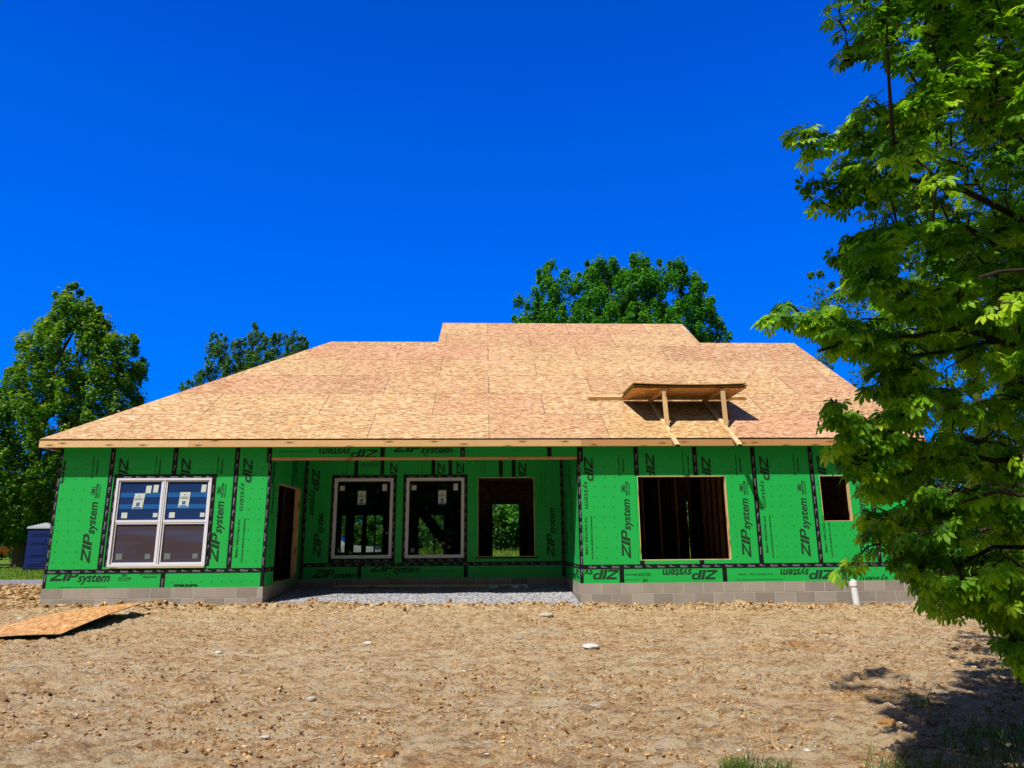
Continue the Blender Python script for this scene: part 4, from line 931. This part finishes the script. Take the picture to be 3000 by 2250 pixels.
# ================================================================ VEGETATION
def frame_from(nrm):
    nrm=nrm/np.linalg.norm(nrm,axis=1,keepdims=True); r=RNG.normal(size=nrm.shape); a=np.cross(nrm,r); a/=np.linalg.norm(a,axis=1,keepdims=True); return nrm,a,np.cross(nrm,a)
def leaf_quads(C,N,size,asp=.62):
    N,a,b_=frame_from(N); s=size[:,None]
    V=np.stack([C-a*s,C+b_*s*asp+N*s*.12,C+a*s,C-b_*s*asp+N*s*.12],1).reshape(-1,3)
    return V,np.arange(len(V)).reshape(-1,4)
def in_poly(x,y,P):
    c=np.zeros(len(x),bool); j=len(P)-1
    for i in range(len(P)):
        xi,yi=P[i]; xj,yj=P[j]; k=((yi>y)!=(yj>y))&(x<(xj-xi)*(y-yi)/(yj-yi+1e-9)+xi); c^=k; j=i
    return c
def edge_dist(x,y,P):
    d=np.full(len(x),1e9); 
    for i in range(len(P)):
        a=np.array(P[i],float); b_=np.array(P[(i+1)%len(P)],float); e=b_-a; t_=np.clip(((x-a[0])*e[0]+(y-a[1])*e[1])/(e@e+1e-9),0,1)
        d=np.minimum(d,np.hypot(x-a[0]-t_*e[0],y-a[1]-t_*e[1]))
    return d
def tree(name,label,cat,poly_px,Yp,basepx,mat,clumps=220,cr=(.45,.9),per=120,lsize=.13,stretch=1.,depth=3.5,trunk_r=.25,group=None,limbs=14,barkm=None,gz_=-.36,uplight=.35,lobes=None):
    P=[(at(x,y,Yp).x,at(x,y,Yp).z) for x,y in poly_px]
    xs=[p[0] for p in P]; zs=[p[1] for p in P]
    x=RNG.uniform(min(xs),max(xs),clumps*8); z=RNG.uniform(min(zs),max(zs),clumps*8); k=in_poly(x,z,P); x=x[k]; z=z[k]; d=edge_dist(x,z,P)
    k=d>cr[0]*.25; x,z,d=x[k][:clumps],z[k][:clumps],d[k][:clumps]
    hd_=np.minimum(np.sqrt(np.maximum(d,.05))*1.7,depth); y=Yp+RNG.uniform(-1,1,len(x))*hd_
    r=np.minimum(RNG.uniform(cr[0],cr[1],len(x)),np.maximum(d*1.05,cr[0]*.6))
    bx=at(basepx,1600,Yp).x; e=empty(name,(bx,Yp,gz_),label,cat,group)
    n=len(x)*per; ci=np.repeat(np.arange(len(x)),per); dr_=RNG.normal(size=(n,3)); dr_/=np.linalg.norm(dr_,axis=1,keepdims=True)
    rr=(RNG.random(n)**.45)[:,None]; noise_=.75+.5*RNG.random(n)[:,None]
    off=dr_*rr*noise_*r[ci][:,None]*np.array([1,1,stretch]); C=np.stack([x,y,z],1)[ci]+off
    N=dr_*.55+np.array([0,0,uplight+.25])+RNG.normal(size=(n,3))*.45
    V,F=leaf_quads(C,N,lsize*RNG.uniform(.6,1.25,n)); 
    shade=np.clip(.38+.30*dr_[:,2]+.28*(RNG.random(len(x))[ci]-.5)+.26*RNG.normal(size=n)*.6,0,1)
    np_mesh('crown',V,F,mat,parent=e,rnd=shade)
    b=MB(); top=max(zs); cx=float(np.mean(x)); tz=gz_+(top-gz_)*.82
    pts=[Vector((bx,Yp,gz_-.1)),Vector((bx,Yp,gz_+1.6)),Vector((bx*.6+cx*.4,Yp,gz_+(tz-gz_)*.5)),Vector((cx,Yp,tz))]
    b.tube(pts,[trunk_r*1.2,trunk_r,trunk_r*.6,trunk_r*.15],9); tr_=b.build('trunk',barkm or M['bark'],e)
    for i in RNG.choice(len(x),min(limbs,len(x)),replace=False):
        q=Vector((x[i],y[i],z[i])); f=min(.9,max(.18,(q.z-gz_)/(tz-gz_)-.25)); s0=pts[1]*(1-f)+pts[3]*f; s0.x=bx+(cx-bx)*f
        b=MB(); b.tube([s0,(s0+q)/2+Vector((0,0,.2)),q],[trunk_r*.35,trunk_r*.2,.02],5); b.build('limb',barkm or M['bark'],e)
    return e
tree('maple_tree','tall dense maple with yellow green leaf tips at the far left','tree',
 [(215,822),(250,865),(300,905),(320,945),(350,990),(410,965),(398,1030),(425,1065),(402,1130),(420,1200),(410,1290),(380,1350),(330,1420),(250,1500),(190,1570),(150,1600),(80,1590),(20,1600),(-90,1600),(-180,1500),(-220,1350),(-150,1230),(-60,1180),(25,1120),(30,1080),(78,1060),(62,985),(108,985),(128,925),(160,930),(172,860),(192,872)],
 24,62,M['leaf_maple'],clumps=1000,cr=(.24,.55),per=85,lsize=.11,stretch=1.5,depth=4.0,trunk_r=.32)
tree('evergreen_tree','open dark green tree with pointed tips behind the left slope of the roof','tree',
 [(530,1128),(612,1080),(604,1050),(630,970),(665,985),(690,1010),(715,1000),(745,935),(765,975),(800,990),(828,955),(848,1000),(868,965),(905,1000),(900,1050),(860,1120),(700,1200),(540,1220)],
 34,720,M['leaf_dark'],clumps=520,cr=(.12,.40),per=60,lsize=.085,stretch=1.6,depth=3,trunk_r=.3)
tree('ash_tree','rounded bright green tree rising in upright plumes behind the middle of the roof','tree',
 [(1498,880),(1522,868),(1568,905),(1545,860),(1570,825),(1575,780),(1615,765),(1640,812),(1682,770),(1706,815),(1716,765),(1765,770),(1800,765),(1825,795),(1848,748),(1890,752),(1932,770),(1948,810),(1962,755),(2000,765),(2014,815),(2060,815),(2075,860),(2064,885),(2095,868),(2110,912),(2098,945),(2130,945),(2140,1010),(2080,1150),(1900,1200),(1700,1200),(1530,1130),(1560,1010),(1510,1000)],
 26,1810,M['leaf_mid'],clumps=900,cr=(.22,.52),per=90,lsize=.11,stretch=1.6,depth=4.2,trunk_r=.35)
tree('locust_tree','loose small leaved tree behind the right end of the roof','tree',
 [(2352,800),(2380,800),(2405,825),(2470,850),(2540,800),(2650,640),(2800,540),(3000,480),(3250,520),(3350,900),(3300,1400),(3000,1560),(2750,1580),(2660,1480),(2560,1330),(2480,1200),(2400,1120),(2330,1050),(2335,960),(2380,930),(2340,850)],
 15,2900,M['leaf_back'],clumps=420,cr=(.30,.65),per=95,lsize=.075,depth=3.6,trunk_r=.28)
# shrubs and hedge masses round the back of the lot: each its own bush
def bush(px0,px1,pyt,pyb,Yp,label,mat,clumps=40,ls=.09,per=90):
    n=8; top=[(px0+(px1-px0)*i/n,pyt+(pyb-pyt)*(.25*abs(i/n-.5)*2)**1.0+random.uniform(-1,1)*(pyb-pyt)*.08) for i in range(n+1)]
    return tree('bush',label,'bush',top+[(px1+10,pyb),(px0-10,pyb)],Yp,(px0+px1)/2,mat,clumps=clumps,cr=(.3,.7),per=per,lsize=ls,depth=1.6,trunk_r=.06,limbs=4,group='bushes round the back of the lot')
BU=[(-220,60,1500,1640,30,'leafy bush far left behind the lawn','leaf_back',60),(40,170,1530,1650,40,'bush behind the portable toilet','leaf_dark',40),
(930,1075,1520,1665,24,'bush seen through the porch window nearest the doorway','leaf_back',45),(1075,1230,1490,1660,27,'bush seen between the two porch windows','leaf_mid',45),(1215,1380,1510,1660,25,'bush seen through the middle porch window','leaf_dark',45),
(1400,1475,1430,1655,21,'dark bush seen through the left part of the bare porch opening','leaf_dark',50),(1455,1570,1440,1655,22,'bright bush seen through the right part of the bare porch opening','leaf_mid',60),
(1950,2090,1450,1665,22,'bush seen through the large bare opening of the right wing','leaf_back',40),
(2640,2790,1390,1690,16,'bush beside the right end of the house','leaf_mid',70),(2760,2920,1340,1680,18,'bush behind the near branches, left of the guard rail','leaf_back',70),(2890,3060,1380,1600,22,'bush behind the guard rail','leaf_mid',60),(3040,3250,1330,1680,20,'bush at the far right beyond the frame edge','leaf_dark',40)]
for a in BU: bush(*a[:6],M[a[6]],clumps=a[7]*2)
# far wood closing the horizon
n=60000; x=RNG.uniform(-140,170,n); y=70+RNG.random(n)*14; hh=4.5+3.0*vnoise(x*.12,x*0+3)+1.5*vnoise(x*.5,x*0); z=-.6+hh*RNG.random(n)**.7
V,F=leaf_quads(np.stack([x,y,z],1),RNG.normal(size=(n,3))+np.array([0,-.6,.6]),.34*RNG.uniform(.6,1.4,n)); tag(np_mesh('far_woods',V,F,M['leaf_dark'],rnd=RNG.random(n)),'low dark line of woodland along the horizon','woodland',kind='stuff')
n=75000; x=RNG.uniform(-70,90,n); y=-34-RNG.random(n)*12; hh=10+6*vnoise(x*.11+9,x*0+3)+2*vnoise(x*.5,x*0); z=-.8+hh*RNG.random(n)**.8
V,F=leaf_quads(np.stack([x,y,z],1),RNG.normal(size=(n,3))+np.array([0,.6,.6]),.55*RNG.uniform(.6,1.4,n)); tag(np_mesh('near_woods',V,F,M['leaf_dark'],rnd=RNG.random(n)),'wall of tall trees across the lot facing the front of the house','woodland',kind='stuff')
# blades: weeds behind, grass in front
def blades(name,x,y,h,mat,zf,w_=.008,lean=.35,label=None,cat=None,kind='stuff'):
    n=len(x); ang=RNG.uniform(0,2*np.pi,n); L=RNG.uniform(.2,1,n)*lean; dx=np.cos(ang)*h*L; dy=np.sin(ang)*h*L; a2=RNG.uniform(0,np.pi,n); wx=np.cos(a2)*w_; wy=np.sin(a2)*w_
    z=zf(x,y); P=[]
    for f,wf in ((0,1),(.4,.85),(.75,.5),(1,.06)):
        cx=x+dx*f*f; cy=y+dy*f*f; cz=z+h*(f-.22*L*f*f)
        P+= [np.stack([cx-wx*wf,cy-wy*wf,cz],1),np.stack([cx+wx*wf,cy+wy*wf,cz],1)]
    V=np.stack(P,1).reshape(-1,3); o_=(np.arange(n)*8)[:,None,None]; F=(np.array([[0,1,3,2],[2,3,5,4],[4,5,7,6]])[None]+o_).reshape(-1,4)
    o=np_mesh(name,V,F,mat,rnd=np.repeat(RNG.random(n),3)); 
    return tag(o,label,cat,kind=kind)
flat=lambda x,y:np.full(len(x),-.38)
n=26000; blades('tall_weeds',RNG.uniform(1,26,n),RNG.uniform(15.5,22,n),RNG.uniform(.25,1.0,n),M['weed'],flat,.022,.5,'tall weeds and rough grass growing behind the house','weeds')
n=26000; x=np.concatenate([RNG.uniform(-16,2,n//2),RNG.uniform(3,11,n-n//2)]); y=RNG.uniform(11.6,24,n); blades('lawn_grass',x,y,RNG.uniform(.05,.16,n),M['weed'],flat,.016,.6,'short mown grass beyond the gravel drive','grass')
n=9000; blades('bank_grass',RNG.uniform(16.8,24,n),RNG.uniform(5.2,14,n),RNG.uniform(.06,.28,n),M['weed'],flat,.014,.6,'rough grass on the bank right of the house','grass')
gzv=lambda x,y:base_z(x,y)+clump(x,y)-.01
def tuft_xy(px,py,rad,n):
    p=atz(px,py,-.62)
    for _ in range(5): p=atz(px,py,float(base_z(p.x,p.y)))
    a=RNG.uniform(0,2*np.pi,n); r=rad*np.sqrt(RNG.random(n)); return p.x+np.cos(a)*r,p.y+np.sin(a)*r*.6
for px,py,rad,n,h,lb in ((2220,2262,.26,230,.10,'small green grass tuft at the bottom of the dirt yard'),(2160,2262,.13,90,.08,'short grass sprouts left of the small grass tuft'),(2590,2290,.16,30,.22,'sparse thin grass stalks right of the small grass tuft')):
    x,y=tuft_xy(px,py,rad,n); blades('grass_tuft',x,y,h*RNG.uniform(.5,1.3,n),M['grassblade'],gzv,.0035,.9,lb,'grass tuft',None)
x1,y1=tuft_xy(2880,2300,.65,480); x2,y2=tuft_xy(2990,2200,.55,450); x3,y3=tuft_xy(2710,2080,.12,30)
x=np.concatenate([x1,x2,x3]); y=np.concatenate([y1,y2,y3]); blades('shaded_grass',x,y,RNG.uniform(.06,.22,len(x)),M['grassblade'],gzv,.0035,.8,'long grass growing in the tree shade at the lower right corner','grass')

# ---------------------------------------------------------------- the near buckeye tree
TB_=Vector((14.6,-8.2,float(base_z(14.6,-8.2))))
bk=empty('buckeye_tree',TB_,'large leafy buckeye tree leaning in from the right with drooping five fingered leaves','tree')
def atd(px,py,d):                                # point at distance d along the view axis
    return CAM+ray(px,py)*d
# branch ends of the crown: (px, py, depth)
TIPS=[(2425,60,5.0),(2450,170,5.0),(2560,30,5.2),(2700,120,5.4),(2500,330,5.2),(2440,370,5.4),(2310,430,4.6),(2350,400,4.7),(2330,590,4.7),(2420,560,4.8),(2430,760,4.9),(2470,700,5),(2225,930,4.5),(2300,940,4.6),(2370,960,4.6),(2400,1030,4.8),(2500,1140,4.9),(2390,1235,4.4),(2440,1225,4.5),(2410,1320,4.5),(2470,1380,4.4),(2440,1290,4.5),(2510,1440,4.7),(2500,1520,5.0),(2560,1500,5.0),(2530,1540,4.8),(2590,1600,4.8),(2650,1670,4.7),(2680,1750,4.5),(2690,1640,4.8),(2860,1790,4.6),(2840,1700,4.8),(2930,1870,4.3),(2960,1930,4.3),(2445,1668,4.6)]
LB=[(-900,2600),(-500,2550),(-200,2500),(-50,2440),(60,2440),(150,2500),(230,2690),(300,2640),(350,2500),(400,2380),(470,2400),(530,2440),(590,2400),(650,2560),(720,2460),(800,2470),(870,2410),(920,2310),(980,2350),(1040,2480),(1120,2520),(1180,2550),(1240,2520),(1300,2470),(1390,2500),(1440,2590),(1500,2650),(1580,2570),(1640,2600),(1700,2650),(1760,2700),(1820,2790),(1870,2930),(2000,2970),(2080,3000),(2120,3060)]
ly=np.array([a[0] for a in LB]); lx=np.array([a[1] for a in LB])+35.
limbs_=[]; b=MB()
tp=[TB_+Vector((0,0,-.1)),TB_+Vector((-.1,.05,1.2)),TB_+Vector((-.05,.1,3)),TB_+Vector((-.3,.3,5)),TB_+Vector((-.5,.3,7.6))]
b.tube(tp,[.21,.17,.13,.09,.03],12); b.build('trunk',M['bark'],bk)
def on_trunk(z):
    z=max(tp[0].z+.9,min(tp[-1].z-.3,z))
    for i in range(4):
        if tp[i].z<=z<=tp[i+1].z: f=(z-tp[i].z)/(tp[i+1].z-tp[i].z); return tp[i]*(1-f)+tp[i+1]*f
    return tp[-1]
LT=[(2480,-350,5.4),(2460,90,5.1),(2640,300,5.6),(2400,440,4.8),(2500,620,5.0),(2385,925,4.7),(2520,1010,5.1),(2500,1230,4.7),(2600,1440,4.9),(2680,1580,4.9),(2800,1690,4.7),(2960,1800,4.5),(3030,1960,4.4),(2760,-100,7.0),(2700,500,7.2),(2750,900,7.0),(2800,1250,6.8),(2850,700,4.2),(2800,1350,4.2),(2900,200,4.6),(2950,1100,5.8),(2700,1500,6.2)]
XT=[(11.8,-10.2,5.6),(12.6,-10.6,4.2)]
NODES=[]
for i,L_ in enumerate(LT+XT):
    q=atd(*L_) if i<len(LT) else Vector(L_); s0=on_trunk(q.z-.35*(TB_-q).xy.length+.5); pts=[]
    for k in range(9):
        f=k/8; p=s0.lerp(q,f)+Vector((0,0,.55*math.sin(f*math.pi)*(1 if q.z>2 else .5)-.25*f*f))+Vector((math.sin(i*3.1+k*1.3),math.cos(i*1.7+k*1.1),math.sin(i+k*2.0)))*.075*math.sin(f*math.pi)
        pts.append(p)
    L=(q-s0).length; b=MB(); b.tube(pts,[(.022+.0032*L)*(1-.82*(k/8))+.003 for k in range(9)],7); b.build('limb',M['bark2'],bk)
    for k in range(2,9): NODES.append(pts[k])
    for k in range(2,8): NODES.append((pts[k]+pts[k+1])/2)
NA=np.array([n_[:] for n_ in NODES])
TIPS=[(a+38,c,e) for a,c,e in TIPS]
sprays=[(atd(x,y,d),1) for x,y,d in TIPS for _ in range(1)]
for x,y,d in TIPS:
    for _ in range(0 if y==1668 else 3): sprays.append((atd(x+abs(random.gauss(30,26)),y+random.gauss(0,20),d+random.uniform(-.1,.3)),1))
NS=6200
py_=RNG.uniform(-800,2080,NS); xl=np.interp(py_,ly,lx); px_=xl+ (3380-xl)*RNG.random(NS)**.92+10; dd=RNG.uniform(4.6,9.6,NS)
low=py_>1650; kp=np.interp(py_,[-800,1100,1350,1550,2100],[.85,.85,.74,.46,.40]); kp=np.where(py_>1780,np.where(px_<2920,.04,.22),kp); kp=kp*(.35+1.15*(vnoise(px_/95,py_/70)>.45)); keep=RNG.random(NS)<kp; dd=np.where(low,RNG.uniform(4.0,5.2,NS),dd); dd=np.where(px_<xl+160,RNG.uniform(4.4,5.6,NS),dd)
for i in range(NS):
    if keep[i]: sprays.append((atd(px_[i],py_[i],dd[i]),0))
def proj(P):
    d=P-CAM; z=d.dot(_fw); return 1500+F_PX*d.dot(_r)/z,1125-F_PX*d.dot(_u)/z,z
SHP=[(2500,1870),(2700,1845),(2900,1870),(3060,1880),(3150,2260),(2620,2290),(2660,2150),(2560,2050),(2440,2010),(2540,1950)]
cnt=0
while cnt<230:
    gx_,gy_=random.uniform(2430,3150),random.uniform(1840,2290)
    if not in_poly(np.array([gx_]),np.array([gy_]),SHP)[0]: continue
    if vnoise(np.array([gx_/75.]),np.array([gy_/38.]))[0]<.36: continue
    g_=atz(gx_,gy_,-.62); h_=random.uniform(3.4,6.8); p=g_-SUN_TRAVEL*(h_/-SUN_TRAVEL.z)
    x_,y_,z_=proj(p)
    if z_<1.2: continue
    if y_<-230 or x_>float(np.interp(y_,ly,lx))+120: sprays.append((p,2)); cnt+=1
zmin=lambda p: float(base_z(p.x,p.y))+.25
# leaf template: five drooping leaflets
def leaf_tpl():
    V=[];F=[]
    for a,l in ((-78,.62),(-38,.88),(0,1.0),(38,.88),(78,.62)):
        ca,sa=math.cos(R_(a)),math.sin(R_(a)); n0=len(V)
        def P(t_,w_,up_): 
            r=.12+t_*l; z=-.42*(t_*l)**1.7+up_; return (r*ca-w_*1.35*sa*l,r*sa+w_*1.35*ca*l,z)
        V+= [P(0,0,0),P(.32,0,-.02),P(.64,0,-.025),P(1.,0,0),P(.32,.10,.025),P(.64,.155,.02),P(.32,-.10,.025),P(.64,-.155,.02),P(.85,0,-.015),P(.85,.085,.01),P(.85,-.085,.01)]
        F+= [[n0,n0+1,n0+4,n0+4],[n0+1,n0+2,n0+5,n0+4],[n0+2,n0+8,n0+9,n0+5],[n0+8,n0+3,n0+9,n0+9],[n0,n0+6,n0+1,n0+1],[n0+6,n0+7,n0+2,n0+1],[n0+7,n0+10,n0+8,n0+2],[n0+10,n0+3,n0+8,n0+8]]
    return np.array(V),np.array(F)
LV,LF=leaf_tpl(); LFq=LF[LF[:,2]!=LF[:,3]]; LFt=LF[LF[:,2]==LF[:,3]][:,:3]
twV=MB(); LC=[];LD=[];LS=[];LR=[]
hub=np.array([13.2,-8.6,3.4])
sprays.sort(key=lambda t_:(t_[0]-Vector(hub)).length)
NB=np.full((len(NODES)+2*len(sprays)+4,3),1e6); NB[:len(NODES)]=NA; nn=len(NODES)
for p,edge in sprays:
    if p.z<zmin(p): continue
    pa=np.array(p); j=int(np.argmin(((NB[:nn]-pa)**2).sum(1)+ .25*((NB[:nn,0]-pa[0])<0))); q=Vector(NB[j])
    dist=(p-q).length
    NB[nn]=pa; NB[nn+1]=np.array((p+q)/2)+np.array([0,0,.07*dist+.04]); nn+=2
    mid=(p+q)/2+Vector((random.uniform(-.06,.06),random.uniform(-.06,.06),.07*dist+.04))
    twV.tube([q,mid,p],[.009+.004*dist,.006,.0025],4,cap=False)
    outd=(p-Vector(hub)); outd.z*=.5; outd.normalize()
    tone=random.random(); nl=random.randint(9,14)
    for k in range(nl):
        f=1-.62*(k/nl)**1.2 if dist>.3 else random.random()
        c=(mid.lerp(p,max(0,f*2-1)) if f>.5 else q.lerp(mid,f*2))
        az=2.4*k+random.uniform(-.4,.4); sdv=Vector((math.cos(az),math.sin(az),random.uniform(-.15,.25)))
        d_=(sdv*(.85 if k else .2)+outd*.7); d_.normalize(); pet=random.uniform(.04,.08)
        base=c+d_*pet+Vector((0,0,-.01)); d_.z-=random.uniform(.15,.85); d_.normalize()
        twV.tube([c,base],[.0022,.0015],3,cap=False)
        LC.append(base[:]); LD.append(d_[:]); LS.append(random.uniform(.052,.096)); LR.append(min(1,max(0,tone*.62+random.random()*.5-.10+(.1 if k<2 else 0))))
LC=np.array(LC);LD=np.array(LD);LS=np.array(LS);LR=np.array(LR); n=len(LC); print('buckeye leaves',n)
upv=np.tile(np.array([0,0,1.]),(n,1))+RNG.normal(size=(n,3))*.32; ex_=LD; ey_=np.cross(upv,ex_); ey_/=np.linalg.norm(ey_,axis=1,keepdims=True); ez_=np.cross(ex_,ey_)
tv=LV[None]*np.ones((n,1,1)); tv=tv+RNG.normal(size=tv.shape)*.012
W3=(tv[...,0:1]*ex_[:,None]+tv[...,1:2]*ey_[:,None]+tv[...,2:3]*ez_[:,None])*LS[:,None,None]+LC[:,None]
W3=W3.reshape(-1,3); offs=(np.arange(n)*len(LV))[:,None,None]
Tri=np.concatenate([LFt[None]+offs,LFq[:,[0,1,2]][None]+offs,LFq[:,[0,2,3]][None]+offs],1).reshape(-1,3); per=len(LFt)+2*len(LFq)
np_mesh('crown',W3,Tri,M['leaf_buckeye'],parent=bk,rnd=np.repeat(LR,per))
tw=twV.build('twigs',M['bark2'],bk); tw['kind']='stuff'
print('faces',sum(len(o.data.polygons) for o in bpy.data.objects if o.type=='MESH'),'objects',len(bpy.data.objects))
